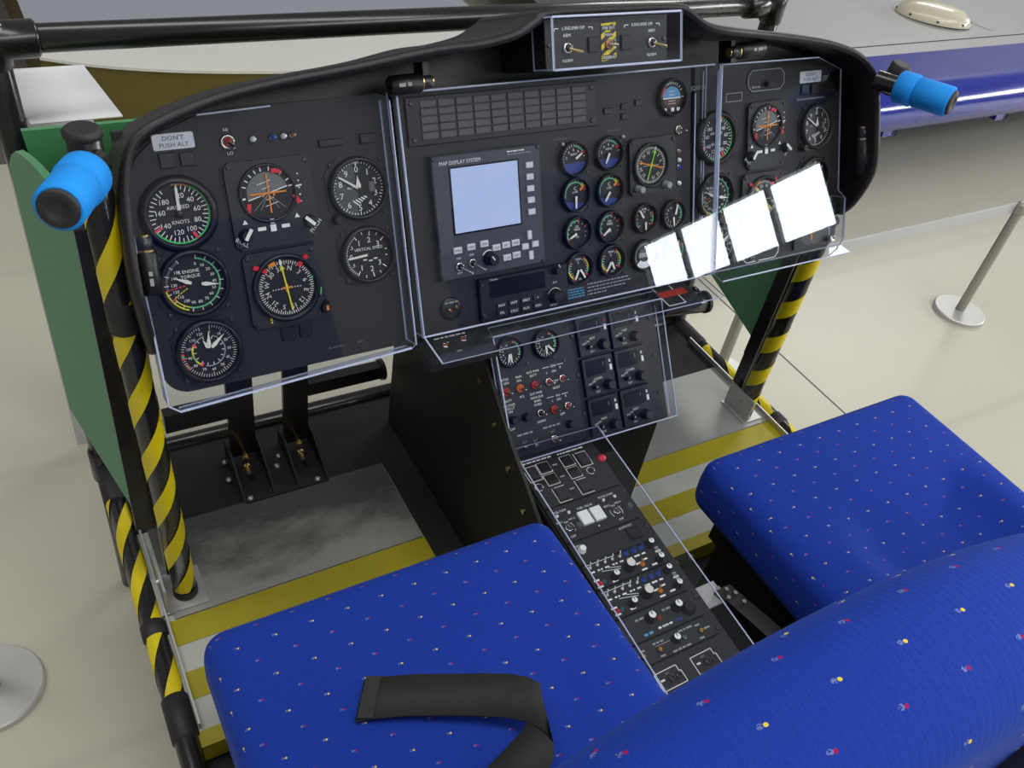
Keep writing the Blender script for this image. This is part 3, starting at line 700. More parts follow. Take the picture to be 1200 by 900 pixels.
def altim(parent, u, v, R, z=0.0):
    o = gauge(parent, 'altimeter', u, v, R, 'oct', z=z); q = MB()
    q.arc(0, 0, 188, 352, 0, R * .99, ZD + .0002, 'dial_midgrey')
    for i in range(50): q.tick(0, 0, i * 7.2, R * (.90 if i % 5 else .84), R * .98, R * .03, ZM, 'white')
    for i in range(10):
        a = math.radians(36 * i); q.text(str(i), R * .70 * math.sin(a), R * .70 * math.cos(a), R * .22, ZM, 'white')
    q.text('ALT', -R * .30, R * .05, R * .10, ZM, 'white'); q.add([(-R * .1, R * .99, ZM), (R * .1, R * .99, ZM), (0, R * .80, ZM)], [(2, 1, 0)], 'white')
    for k in range(5):
        q.line(-R * .26 + R * .11 * k, -R * .42 + R * .03 * k, -R * .06 + R * .09 * k, -R * .60 + R * .06 * k, R * .045, ZM, 'white')
    q.box(R * .42, R * .66, -R * .16, R * .20, ZM, ZM + .0002, 'dim_mark')
    for k in range(4): q.text('29', R * .54, R * .13 - R * .085 * k, R * .07, ZM + .0004, 'mark_grey')
    q.build('markings', o); needle(o, 304, R * .92, R * .085); needle(o, 358, R * .48, R * .20, style='lance'); hub(o, R * .05, mat='dial_midgrey')
    knob(o, -R * .95, -R * 1.0, 0.006, 0.012, pointer=False, name='set_knob'); return o
def vsi(parent, u, v, R, z=0.0):
    o = gauge(parent, 'vertical_speed_indicator', u, v, R, 'oct', z=z); q = MB()
    for sg in (-1, 1):
        for i in range(11): q.tick(0, 0, 270 + sg * (i * 5.2), R * .86, R * .96, R * .025, ZM, 'white')
        for n, (s, a) in enumerate((('1', 57), ('2', 100), ('3', 140))):
            b = 270 + sg * a; q.tick(0, 0, b, R * .76, R * .96, R * .04, ZM, 'white'); b = math.radians(b)
            q.text(s, R * .60 * math.sin(b), R * .60 * math.cos(b), R * .22, ZM, 'white')
        for a in (79, 120): q.tick(0, 0, 270 + sg * a, R * .84, R * .96, R * .035, ZM, 'white')
        q.text('.5', -R * .66, sg * R * .36, R * .14, ZM, 'white')
        q.box(R * .74, R * .82, sg * R * .12 - R * .02, sg * R * .12 + R * .02, ZM, ZM + .0002, 'white')
    q.text('0', -R * .72, 0, R * .2, ZM, 'white'); q.text('VERTICAL SPEED', R * .05, R * .24, R * .115, ZM, 'white')
    for x, y in ((-R * .15, -R * .2), (R * .08, -R * .26), (R * .3, -R * .2)): q.line(x - R * .08, y, x + R * .08, y, R * .05, ZM, 'white')
    q.build('markings', o); needle(o, 266, R * .92, R * .10); hub(o, R * .06); return o
def squareplate(parent, name, u, v, sx, sy, z=0.0, mat='plate_grey'):
    q = MB(); c = 0.006; a, b = sx / 2, sy / 2
    q.prism([(-a + c, -b), (a - c, -b), (a, -b + c), (a, b - c), (a - c, b), (-a + c, b), (-a, b - c), (-a, -b + c)], 0, 0.006, mat)
    o = q.build(name, parent, (u, v, z))
    for x in (-1, 1):
        for y in (-1, 1): screw(o, x * (a - .006), y * (b - .006), 0.006)
    return o
def adi(parent, u, v, sx, sy, R, dx=0.0, dy=0.0, z=0.0):
    o = squareplate(parent, 'attitude_indicator', u, v, sx, sy, z); Z = 0.006
    q = MB(); q.lathe([(R * 1.42, Z), (R * 1.38, Z + .004), (R * 1.28, Z + .004), (R * 1.24, Z + .0006)], 'bezel_black', 40, dx, dy); q.disc(dx, dy, R * 1.26, Z + .0006, 'dial_black', 40); q.build('bezel_ring', o)
    q = MB(); n = 24
    q.add([(dx + R * math.cos(math.radians(14 + 180 * i / n)), dy + R * math.sin(math.radians(14 + 180 * i / n)), Z + .0012) for i in range(n + 1)], [tuple(range(n + 1))], 'dial_grey')
    q.add([(dx + R * math.cos(math.radians(194 + 180 * i / n)), dy + R * math.sin(math.radians(194 + 180 * i / n)), Z + .0012) for i in range(n + 1)], [tuple(range(n + 1))], 'dial_black')
    q.build('horizon_ball', o)
    q = MB(); zz = Z + .0016; c14, s14 = math.cos(math.radians(14)), math.sin(math.radians(14))
    q.line(dx - R * c14, dy - R * s14, dx + R * c14, dy + R * s14, R * .05, zz, 'white')
    for k in (-2, -1, 1, 2):
        L = R * (.34 if k % 2 == 0 else .2); ox, oy = -s14 * R * .27 * k, c14 * R * .27 * k
        q.line(dx + ox - L * c14, dy + oy - L * s14, dx + ox + L * c14, dy + oy + L * s14, R * .03, zz, 'white')
    for x in (-.95, -.55, .55, .95): q.line(dx, dy - R * .05, dx + R * x * .8, dy - R * .75, R * .025, zz, 'mark_grey')
    for a in (-70, -55, -40, -25, -10, 10, 25, 40, 62, 78): q.tick(dx, dy, a, R * 1.06, R * 1.26, R * .055, zz, 'white')
    q.tick(dx, dy, 263, R * 1.1, R * 1.4, R * .09, zz, 'white'); q.tick(dx, dy, 83, R * 1.3, R * 1.7, R * .07, zz, 'white')
    for k in range(5): q.cbox(dx + R * 1.55, dy + R * (.75 - .33 * k), R * .07, R * .07, zz, zz + .0002, 'white')
    q.build('markings', o)
    q = MB(); q.cbox(dx + R * .03, dy, R * .07, R * 1.85, zz + .0006, zz + .0012, 'orange'); q.build('command_bar', o)
    q = MB(); q.cbox(dx, dy + R * .02, R * 1.75, R * .08, zz + .0012, zz + .0018, 'orange')
    for x in (-1, 1): q.box(dx + x * R * .26 - R * .05, dx + x * R * .26 + R * .05, dy - R * .14, dy, zz + .0012, zz + .0018, 'orange')
    q.build('aircraft_symbol', o)
    for x, y, a in ((.52, 1.0, -12), (-1.02, -.62, 80), (1.35, -.42, 120)):
        q = MB(); q.cbox(0, 0, R * .48, R * .20, 0, .0008, 'red', Matrix.Rotation(math.radians(a), 4, 'Z'), ch=.0002); q.build('warning_flag', o, (dx + R * x, dy + R * y, zz + .001))
    q = MB()
    for x in (-.55, .62): q.box(dx + R * x - R * .2, dx + R * x + R * .2, dy - R * 1.72, dy - R * 1.55, zz, zz + .0004, 'white')
    q.box(dx - R * .14, dx + R * .14, dy - R * 1.82, dy - R * 1.50, zz, zz + .0012, 'white'); q.box(dx - R * .10, dx + R * .10, dy - R * 1.45, dy - R * 1.22, zz, zz + .0004, 'white')
    for x in (-1.3, 1.25): q.add([(dx + R * x - R * .13, dy - R * 1.32, zz), (dx + R * x + R * .13, dy - R * 1.32, zz), (dx + R * x, dy - R * 1.1, zz)], [(0, 1, 2)], 'white')
    q.build('slip_ball', o)
    for x, y, a, s in ((-1.35, -1.85, -.6, 'ROLL'), (1.85, -1.60, .8, 'PITCH')):
        k = knob(o, dx + R * x, dy + R * y, R * .30, .010, z=Z, rot=a, pointer=False)
        q = MB(); q.cbox(0, R * .1, R * .16, R * .6, .0101, .0108, 'white'); q.text(s, 0, -R * .38, R * .2, .0004, 'white'); q.build('pointer', k)
    return o
def hsi(parent, u, v, sx, sy, R, crs=-3, ndl='yellow', dx=0.0, dy=0.0, z=0.0, second=None, flags=True, name='course_indicator'):
    o = squareplate(parent, name, u, v, sx, sy, z); Z = .006
    q = MB(); q.lathe([(R * 1.24, Z), (R * 1.22, Z + .005), (R * 1.10, Z + .005), (R * 1.04, Z + .0006)], 'bezel_black', 40, dx, dy); q.build('bezel_ring', o)
    q = MB(); q.disc(dx, dy, R * 1.06, Z + .0006, 'dial_black', 40); q.build('dial_face', o)
    q = MB(); zz = Z + .0012
    for i in range(72): q.tick(dx, dy, i * 5 + 2, R * (.84 if i % 2 == 0 else .89), R * .99, R * .028, zz, 'offwhite')
    for i, s in enumerate(('N', '3', '6', 'E', '12', '15', 'S', '21', '24', 'W', '30', '33')):
        a = math.radians(i * 30 + 16); q.text(s, dx + R * .72 * math.sin(a), dy + R * .72 * math.cos(a), R * .17, zz, 'offwhite', rot=-a)
    for k in range(11): q.disc(dx + R * (-.5 + .1 * k), dy - R * .02, R * .022, zz, 'white', 8)
    q.tick(dx, dy, crs, R * .60, R * 1.08, R * .06, zz + .0004, 'white')
    q.box(dx - R * .05, dx + R * .05, dy - R * .16, dy + R * .12, zz, zz + .0006, 'orange'); q.box(dx - R * .16, dx + R * .2, dy - R * .03, dy + R * .03, zz, zz + .0006, 'orange')
    q.add([(dx + R * .98, dy + R * .16, zz), (dx + R * 1.04, dy + R * .30, zz), (dx + R * .90, dy + R * .22, zz)], [(0, 1, 2)], 'green'); q.build('markings', o)
    needle(o, crs, R * .86, R * .09, ndl, tail=R * .84, cx=dx, cy=dy, z=zz + .0006, style='arrow')
    if second: needle(o, second, R * .86, R * .10, 'orange', tail=R * .84, cx=dx, cy=dy, z=zz + .0003, style='arrow')
    if flags:
        for x, y, a, mt in ((-.85, .80, -28, 'red'), (.70, .88, 42, 'red'), (-.42, .92, 15, 'orange'), (1.16, -.32, 78, 'green')):
            q = MB(); q.cbox(0, 0, R * (.5 if mt == 'red' else .26), R * .16, 0, .0008, mt, Matrix.Rotation(math.radians(a), 4, 'Z'), ch=.0002); q.build('warning_flag', o, (dx + R * x, dy + R * y, zz + .001))
        q = MB(); q.add([(-R * .06, -R * .1, 0), (R * .06, -R * .1, 0), (0, R * .1, 0)], [(0, 1, 2)], 'yellow'); q.box(-R * .03, R * .03, -R * .2, -R * .13, 0, .0004, 'yellow'); q.build('index_mark', o, (dx - R * .72, dy - R * 1.0, Z + .0006))
        for k in range(2): q = MB(); q.box(-R * .03, R * .03, -R * .12, R * .12, 0, .0004, 'offwhite'); q.build('index_mark', o, (dx - R * 1.12, dy - R * (.05 + .3 * k), Z + .0006))
    return o
def small(parent, u, v, R, name, kind, nd, z=0.0):
    o = gauge(parent, name, u, v, R, 'ring', z=z); q = MB()
    if kind in ('blue', 'blue2'):
        n = 16; h = math.radians(200 if kind == 'blue' else 215)
        a0, a1 = (195, 345) if kind == 'blue' else (200, 335)
        q.add([(R * .98 * math.cos(math.radians(a0 + (a1 - a0) * i / n)), R * .98 * math.sin(math.radians(a0 + (a1 - a0) * i / n)), ZD + .0003) for i in range(n + 1)], [tuple(range(n + 1))], 'dial_blue')
        for i in range(15): q.tick(0, 0, -100 + i * 13, R * .76, R * .95, R * .035, ZM, 'white')
        for i, s in enumerate('2468'): a = math.radians(-80 + i * 40); q.text(s, R * .58 * math.sin(a), R * .58 * math.cos(a), R * .17, ZM, 'white')
        q.arc(0, 0, 5, 58, R * .78, R * .88, ZM + .0002, 'pale_green'); q.tick(0, 0, 63, R * .68, R * .95, R * .2, ZM + .0002, 'red'); q.text('%RPM', 0, R * .28, R * .14, ZM, 'white')
    elif kind == 'temp':
        n = 16; q.add([(R * .98 * math.cos(math.radians(205 + 115 * i / n)), R * .98 * math.sin(math.radians(205 + 115 * i / n)), ZD + .0003) for i in range(n + 1)], [tuple(range(n + 1))], 'dial_blue')
        q.arc(0, 0, -100, 38, R * .76, R * .86, ZM, 'pale_green'); q.arc(0, 0, 38, 52, R * .72, R * .95, ZM, 'yellow'); q.tick(0, 0, 56, R * .48, R * .98, R * .16, ZM, 'orange'); q.tick(0, 0, 70, R * .7, R * .95, R * .10, ZM, 'red')
        for i in range(11): q.tick(0, 0, -100 + i * 17, R * .86, R * .97, R * .035, ZM, 'white')
        q.text('C', 0, R * .42, R * .22, ZM, 'white'); q.text('x100', 0, R * .18, R * .15, ZM, 'white')
    elif kind == 'press':
        q.arc(0, 0, -118, 8, R * .76, R * .86, ZM, 'pale_green'); q.tick(0, 0, 12, R * .7, R * .98, R * .12, ZM, 'red'); q.tick(0, 0, -122, R * .7, R * .98, R * .12, ZM, 'red'); q.tick(0, 0, 62, R * .72, R * .98, R * .09, ZM, 'red')
        for i in range(10): q.tick(0, 0, -118 + i * 26, R * .66, R * .76, R * .03, ZM, 'white')
        q.text('OIL', 0, R * .42, R * .16, ZM, 'white'); q.text('PRESS', 0, R * .22, R * .14, ZM, 'white'); q.text('PSI', 0, -R * .30, R * .14, ZM, 'white')
    elif kind == 'dual':
        q.arc(0, 0, -150, -100, R * .74, R * .84, ZM, 'yellow'); q.arc(0, 0, -100, -60, R * .74, R * .84, ZM, 'pale_green'); q.arc(0, 0, 40, 95, R * .74, R * .84, ZM, 'yellow'); q.arc(0, 0, 95, 125, R * .74, R * .84, ZM, 'pale_green')
        for a in (-152, -55, 35, 128): q.tick(0, 0, a, R * .70, R * .96, R * .12, ZM, 'red')
        for i in range(7): q.tick(0, 0, -150 + i * 16, R * .6, R * .72, R * .03, ZM, 'white'); q.tick(0, 0, 35 + i * 16, R * .6, R * .72, R * .03, ZM, 'white')
        q.text('TEMP', 0, R * .62, R * .15, ZM, 'white'); q.text('C', 0, R * .40, R * .16, ZM, 'white'); q.text('PSI', R * .1, -R * .78, R * .13, ZM, 'white')
    elif kind == 'fuel':
        q.arc(0, 0, -140, -50, R * .78, R * .86, ZM, 'pale_green'); q.arc(0, 0, 60, 125, R * .78, R * .86, ZM, 'pale_green'); q.arc(0, 0, -50, -35, R * .76, R * .88, ZM, 'yellow'); q.tick(0, 0, 70, R * .6, R * .95, R * .10, ZM, 'red'); q.tick(0, 0, 128, R * .7, R * .95, R * .10, ZM, 'red')
        for i in range(12): q.tick(0, 0, -140 + i * 25, R * .62, R * .74, R * .035, ZM, 'white')
        q.text('FUEL', 0, R * .70, R * .15, ZM, 'white'); q.text('PSI', 0, R * .48, R * .14, ZM, 'white')
    elif kind == 'tach':
        for i in range(21): q.tick(0, 0, 30 + i * 14, R * (.78 if i % 2 else .70), R * .95, R * .035, ZM, 'white')
        for i in range(6): a = math.radians(200 + i * 28); q.text(str(i * 2), R * .55 * math.sin(a), R * .55 * math.cos(a), R * .15, ZM, 'white')
        q.arc(0, 0, 40, 118, R * .78, R * .88, ZM, 'pale_green'); q.arc(0, 0, 30, 42, R * .78, R * .88, ZM, 'yellow'); q.tick(0, 0, 28, R * .7, R * .98, R * .13, ZM, 'red'); q.tick(0, 0, -55, R * .74, R * .95, R * .12, ZM, 'red'); q.arc(0, 0, -75, -62, R * .78, R * .9, ZM, 'green')
        q.disc(0, 0, R * .24, ZM, 'bezel_black', 20)
    elif kind == 'clock':
        q.arc(0, 0, -120, 120, R * .74, R * .9, ZM, 'mark_grey'); q.disc(0, R * .05, R * .6, ZM, 'bezel_black', 24); q.box(-R * .5, R * .5, -R * .12, R * .22, ZM + .0002, ZM + .0005, 'mark_grey'); q.text('CLOCK', 0, R * .36, R * .12, ZM + .0004, 'mark_grey')
        q.arc(0, 0, 130, 230, R * .45, R * .92, ZM + .0002, 'placard_white')
    elif kind == 'horizon':
        n = 16
        q.add([(R * .7 * math.cos(PI * i / n), -R * .05 + R * .7 * math.sin(PI * i / n), ZM) for i in range(n + 1)], [tuple(range(n + 1))], 'sky_blue')
        q.add([(R * .7 * math.cos(PI + PI * i / n), -R * .05 + R * .6 * math.sin(PI + PI * i / n), ZM) for i in range(n + 1)], [tuple(range(n + 1))], 'brown')
        q.line(-R * .7, -R * .05, R * .7, -R * .05, R * .07, ZM + .0002, 'white')
        for k in (1, 2): q.line(-R * .2, -R * .05 + R * .2 * k, R * .2, -R * .05 + R * .2 * k, R * .03, ZM + .0002, 'white'); q.line(-R * .3, -R * .05 - R * .16 * k, R * .3, -R * .05 - R * .16 * k, R * .03, ZM + .0002, 'offwhite')
        for a in (-60, -45, -30, -20, -10, 0, 10, 20, 30, 45, 60, 90, 270): q.tick(0, 0, a, R * .78, R * .93, R * .05, ZM, 'white')
        q.arc(0, 0, 275, 320, R * .70, R * .88, ZM + .0003, 'red')
        for x in (-.55, .05, .5): q.box(R * x - R * .12, R * x + R * .12, -R * .84, -R * .62, ZM + .0003, ZM + .0006, 'placard_white')
    q.build('markings', o)
    for a, L, cx, cy in nd: needle(o, a, R * L, R * .16, cx=R * cx, cy=R * cy)
    return o

# ------------------------------------------------------------------ instrument panel
PX = frame((0, 0.887, 0.9291), 24.14)
P = thing('instrument_panel', 'black helicopter instrument panel full of round gauges', 'instrument panel', X=PX)
def arcpts(cx, cy, r, a0, a1, n=7):
    return [(cx + r * math.cos(math.radians(a0 + (a1 - a0) * i / n)), cy + r * math.sin(math.radians(a0 + (a1 - a0) * i / n))) for i in range(n + 1)]
L = [(-0.246, 0.166), (-0.43, 0.166)] + [(-0.475, 0.160), (-0.515, 0.146), (-0.545, 0.122), (-0.562, 0.09), (-0.566, 0.05)] + arcpts(-0.535, -0.123, 0.030, 180, 270) + [(-0.246, -0.153)]
q = MB(); q.prism(L, -0.012, 0, 'panel_black'); q.build('panel_plate', P)
q = MB(); q.prism([(-x, y) for x, y in reversed(L)], -0.012, 0, 'panel_black'); q.build('panel_plate', P)
q = MB(); q.box(-0.238, 0.238, -0.150, 0.168, -0.012, 0, 'panel_black'); q.build('panel_plate', P)
q = MB(); q.box(-0.56, 0.56, -0.10, 0.15, -0.05, -0.0125, 'box_black'); q.build('panel_back', P)

def left_side():
    q = MB(); q.prism([(-0.0222, -0.0072), (-0.0207, -0.0087), (0.0207, -0.0087), (0.0222, -0.0072), (0.0222, 0.0072), (0.0207, 0.0087), (-0.0207, 0.0087), (-0.0222, 0.0072)], 0, 0.0012, 'placard_white')
    q.text("DON'T", 0, 0.0037, 0.0046, 0.0014, 'ink', sx=1.15); q.text('PUSH ALT', 0, -0.0037, 0.0046, 0.0014, 'ink', sx=1.1)
    o = q.build('placard', P, (-0.503, 0.1358, 0)); o['label'] = "white placard reading DON'T PUSH ALT"
    for x, y, s in ((-0.5133, 0.1160, 0.0165), (-0.4918, 0.1156, 0.0155)): plate_btn(P, x, y, s, s, 0.004, 'bezel_black', name='push_button')
    g = toggle(P, -0.4447, 0.1291, 'switch_red', (0.35, -0.6), 0.0088)
    q = MB(); q.text('HI', 0, 0.0134, 0.0038, 0.0004, 'white'); q.text('LO', 0.001, -0.0126, 0.0038, 0.0004, 'white'); q.build('lettering', g)
    for x, c in ((-0.416, 'white'), (-0.3928, 'knob_blue'), (-0.3801, 'offwhite'), (-0.3689, 'copper')): lamp(P, x, 0.1294, c, 0.0046)
    plate_btn(P, -0.324, 0.1163, 0.030, 0.0085, 0.004, 'bezel_black', name='slot_cover'); plate_btn(P, -0.2763, 0.1168, 0.021, 0.0115, 0.004, 'bezel_black', name='slot_cover')
    adi(P, -0.4055, 0.0555, 0.101, 0.102, 0.0245, -0.0045, 0.012)
    asi(P, -0.5117, 0.057, 0.0345); torque(P, -0.5100, -0.0234, 0.0345); rpm(P, -0.5080, -0.107, 0.0335)
    hsi(P, -0.4070, -0.0462, 0.090, 0.092, 0.034, -6, dx=0.002, dy=-0.001)
    altim(P, -0.2967, 0.0583, 0.0335); vsi(P, -0.2944, -0.025, 0.0315)
    plate_btn(P, -0.4105, -0.1062, 0.017, 0.017, 0.003, 'bezel_black', name='push_button'); plate_btn(P, -0.388, -0.1065, 0.016, 0.016, 0.003, 'bezel_black', name='push_button')
    k = knob(P, -0.3597, -0.0802, 0.007, 0.014, pointer=False); q = MB(); q.cbox(0, 0, 0.003, 0.006, 0.0141, 0.0146, 'orange'); q.build('pointer', k)
    q = MB(); q.dashes(-0.362, -0.137, 0.022, 0.002, 0.0004, 'dim_mark'); q.dashes(-0.322, -0.137, 0.010, 0.002, 0.0004, 'dim_mark'); q.build('lettering', P)
left_side()

def center_side():
    o = MB(); o.cbox(-0.0795, 0.1300, 0.288, 0.060, 0, 0.004, 'bezel_black', ch=.001); o = o.build('annunciator_panel', P)
    for x in (-0.2155, 0.0565):
        for y in (0.108, 0.152): screw(o, x, y, 0.004, 0.0034)
    for i in range(10):
        for k in range(5):
            plate_btn(o, -0.2057 + 0.02533 * (i + .5), 0.1553 - 0.00972 * (k + .5), 0.0222, 0.0080, 0.0016, 'annun', 0.004, 'caution_light', 0.0004)
    # map display
    q = MB(); q.cbox(0, 0, 0.163, 0.163, 0, 0.012, 'map_grey', ch=.0015); o = q.build('map_display', P, (-0.1178, 0.0045, 0))
    q = MB(); q.cbox(0, 0, 0.1045, 0.0885, 0.0118, 0.0128, 'screen_black'); q.build('screen_bezel', o, (-0.0058, 0.0219, 0))
    q = MB(); q.cbox(0, 0, 0.1000, 0.0840, 0.0128, 0.0132, 'map_screen'); s = q.build('screen', o, (-0.0058, 0.0219, 0)); s['label'] = 'pale blue lit screen'
    for y in (0.0604, 0.0446, 0.0289, 0.0134, -0.0027): plate_btn(o, 0.0623, y - .0045, 0.0115, 0.0080, 0.003, 'key_grey', 0.012)
    for x, y in ((-0.0612, -0.034), (-0.0603, -0.0626)): plate_btn(o, x + .1178, y - .0045, 0.0070, 0.0120, 0.003, 'key_grey', 0.012)
    for x, y in ((-0.0689, -0.049), (-0.0526, -0.0478)): plate_btn(o, x + .1178, y - .0045, 0.0105, 0.0080, 0.003, 'key_grey', 0.012)
    names = ('PWR', 'MEM', 'DIM', 'TGT', 'SRC', 'MAP', 'CLR', 'ENT')
    for s, (x, y) in zip(names, ((-0.1732, -0.038), (-0.1528, -0.0363), (-0.1329, -0.0351), (-0.1146, -0.0432), (-0.0994, -0.042), (-0.0842, -0.0412), (-0.099, -0.0596), (-0.0838, -0.0584))):
        b = plate_btn(o, x + .1178, y - .0045, 0.0125, 0.0085, 0.003, 'key_grey', 0.012)
        q = MB(); q.text(s, 0, 0, 0.0030, 0.0032, 'ink'); q.build('lettering', b)
    q = MB(); q.text('MAP DISPLAY SYSTEM', -0.071, 0.0715, 0.0048, 0.0122, 'white', align='LEFT', sx=.92)
    q.dashes(0.030, 0.0765, 0.026, 0.0017, 0.0122, 'white'); q.dashes(0.030, 0.0728, 0.036, 0.0014, 0.0122, 'mark_grey')
    q.text('ON', -0.054, -0.0535, 0.003, 0.0122, 'white'); q.text('ON', -0.0345, -0.0515, 0.003, 0.0122, 'white'); q.text('OFF', -0.054, -0.0735, 0.003, 0.0122, 'white'); q.build('lettering', o)
    for x, y in ((-0.1721, -0.0585), (-0.1523, -0.0567)): toggle(o, x + .1178, y - .0062, 'bezel_black', (0.55, -0.45), 0.0062, 0.012, 0.022)
    knob(o, -0.1255 + .1178, -0.0610, 0.0085, 0.016, z=.012, rot=.6)
    q = MB(); q.arc(-0.0077, -0.0610, -60, 30, .0105, .012, 0.0122, 'white'); q.build('dial_mark', o)
    for x in (-.078, .078):
        for y in (-.078, .078): screw(o, x, y, .012, .003)
    q = MB(); q.cbox(0, 0, 0.020, 0.052, 0.0121, 0.0124, 'dial_midgrey'); q.build('tape_strip', o, (-0.070, -0.018, 0))
    # navigation radio below the map display
    q = MB(); q.cbox(0, 0, 0.145, 0.060, 0, 0.008, 'bezel_black', ch=.0012); o = q.build('navigation_radio', P, (-0.0698, -0.1155, 0))
    q = MB(); q.cbox(0, 0, 0.0905, 0.0245, 0.008, 0.0086, 'screen_black'); q.build('display', o, (-0.0117, 0.0138, 0))
    q = MB(); q.text('Trimble', -0.056, 0.0276, 0.0028, 0.0082, 'white', align='LEFT'); q.text('ENT', 0.050, 0.0058, 0.003, 0.0082, 'offwhite'); q.text('MENU', 0.046, -0.027, 0.0032, 0.0082, 'offwhite')
    q.arc(0.0487, -0.0137, -70, 60, .0105, .0118, .0082, 'offwhite'); q.arc(0.053, 0.0255, 40, 120, .006, .0072, .0082, 'offwhite'); q.build('lettering', o)
    for s, (x, y) in zip(('NAV', 'WPT', 'NRST', '+', 'FPL', 'CALC', 'AUX', 'MSG'), ((-0.1104, -0.1261), (-0.0907, -0.1259), (-0.0704, -0.126), (-0.0509, -0.1257), (-0.1101, -0.1371), (-0.0908, -0.1376), (-0.0712, -0.1377), (-0.0509, -0.1376))):
        b = plate_btn(o, x + .0698, y + .1155, 0.0155, 0.0085, 0.002, 'plate_grey', 0.008); q = MB(); q.text(s, 0, 0, 0.0036, 0.0022, 'white'); q.build('lettering', b)
    knob(o, 0.0487, -0.0137, 0.0095, 0.012, z=.008, pointer=False); knob(o, 0.0520, 0.0235, 0.0055, 0.010, z=.008, pointer=False)
    for x in (-.068,):
        for y in (-.022, .022): screw(o, x, y, .008, .003)
    q = MB(); q.cbox(0, 0, 0.036, 0.018, 0, .0008, 'plate_blueblack')
    for k in range(4): q.dashes(-.016, .006 - .004 * k, .032, .0018, .001, 'sky_blue', k)
    q.build('placard', P, (0.0195, -0.1345, 0))
    q = MB()
    for k, s in enumerate((.078, .080, .072, .034)): q.dashes(0.0415, -0.1255 - .0052 * k, s, .0019, .0005, 'mark_grey', k)
    q.text('JQ6800', 0.2515, 0.1375, .0062, .0005, 'mark_grey'); q.dashes(-0.006, 0.0875, .022, .002, .0005, 'dim_mark'); q.dashes(0.085, 0.0905, .022, .002, .0005, 'dim_mark'); q.build('lettering', P)
    G = (('engine_tachometer', 'blue', [(58, .62, .1, 0)]), ('engine_tachometer', 'blue2', [(205, .75, 0, 0)]), ('temperature_gauge', 'temp', [(182, .85, 0, -.1)]), ('temperature_gauge', 'temp', [(215, .75, 0, -.1)]),
         ('oil_pressure_gauge', 'press', [(245, .62, -.1, -.05)]), ('oil_pressure_gauge', 'press', [(235, .72, -.05, -.1)]), ('oil_temperature_gauge', 'dual', [(205, .75, -.05, -.1), (150, .75, .1, -.1)]), ('oil_temperature_gauge', 'dual', [(215, .75, -.05, -.1), (160, .6, 0, -.1)]))
    for (n, k, nd), (u, v) in zip(G, ((0.0243, 0.0589), (0.0844, 0.0603), (0.0246, 0.0090), (0.084, 0.0077), (0.0255, -0.0455), (0.0834, -0.0458), (0.0254, -0.0978), (0.0842, -0.0962))):
        small(P, u, v, 0.0212, n, k, nd); screw(P, u + .024, v - .021, 0, .0022)
    hsi(P, 0.1625, 0.0345, 0.086, 0.081, 0.0265, 20, 'lime', dx=-0.0055, dy=0.001, second=285, flags=False, name='radio_magnetic_indicator')
    for x, y in ((.134, .003), (.184, .004)): knob(P, x, y, .0055, .012, body='mark_grey', pointer=False, z=.006, name='course_knob')
    small(P, 0.1475, -0.042, 0.0200, 'fuel_pressure_gauge', 'fuel', [(330, .7, -.15, .05), (180, .6, .05, -.3)]); small(P, 0.2020, -0.0442, 0.0200, 'hydraulic_gauge', 'tach', [(15, .8, .2, 0), (175, .7, 0, -.2)])
    small(P, 0.1468, -0.0987, 0.0215, 'digital_clock', 'clock', []); small(P, 0.2060, -0.0985, 0.0200, 'fuel_quantity_gauge', 'fuel', [(20, .7, .1, 0), (120, .7, .1, -.2)])
    small(P, 0.2002, 0.1276, 0.0235, 'standby_horizon', 'horizon', [])
    toggle(P, 0.214, 0.0804, 'copper', (0.5, -0.1), .007)
    for y, c in ((0.0485, 'copper'), (0.0361, 'white'), (0.0257, 'knob_blue'), (0.0018, 'white')): lamp(P, 0.2142, y, c, .0045)
    for x, y in ((0.0065, 0.0805), (0.1099, 0.0807)): lamp(P, x, y, 'offwhite', .003, ring='copper')
    for x, y in ((0.085, 0.118), (0.115, 0.122), (0.115, 0.108), (0.14, 0.125)): plate_btn(P, x, y, .013, .009, .003, 'bezel_black', name='push_button')
    # transparent-topped shelves below the centre section
    for x0, x1 in ((-0.236, -0.134), (0.168, 0.236)):
        q = MB(); X = PX.inverted(); q.box(x0, x1, 0.782, 0.842, 0.766, 0.779, 'plate_grey', X)
        s = q.build('switch_shelf', P)
        if x0 < 0:
            F = X @ Matrix.Translation((0, 0, 0.779))
            for x, y, c in ((-0.2021, 0.812, 'switch_orange'), (-0.1719, 0.8165, 'switch_red')):
                g = toggle(s, 0, 0, c, (.2, -.3), .005, ln=.009); g.matrix_local = F @ Matrix.Translation((x, y, 0))
            q = MB(); q.dashes(-0.21, 0.830, .048, .0026, .0004, 'white'); q.text('OFF', -0.187, 0.797, .003, .0004, 'white'); q.build('lettering', s, F)
        else:
            F = X @ Matrix.Translation((0, 0, 0.779)); q = MB(); q.rect(0.172, 0.786, 0.205, 0.838, .0014, .0006, 'white'); q.build('outline', s, F)
            q = MB(); q.box(0.172, 0.225, 0.806, 0.820, .0002, .001, 'switch_red'); q.build('red_placard', s, F)
    q = MB(); q.lathe([(.016, 0), (.016, .003), (.012, .004), (0, .004)], 'bezel_black', 24); o = q.build('fire_test_plate', P, (-0.185, -0.118, 0))
    for x, y in ((-.004, -.001), (.006, .002)): lamp(o, x, y, 'switch_orange', .0025, .004)
    q = MB(); q.dashes(-.010, .009, .02, .002, .0042, 'mark_grey'); q.build('lettering', o)
center_side()

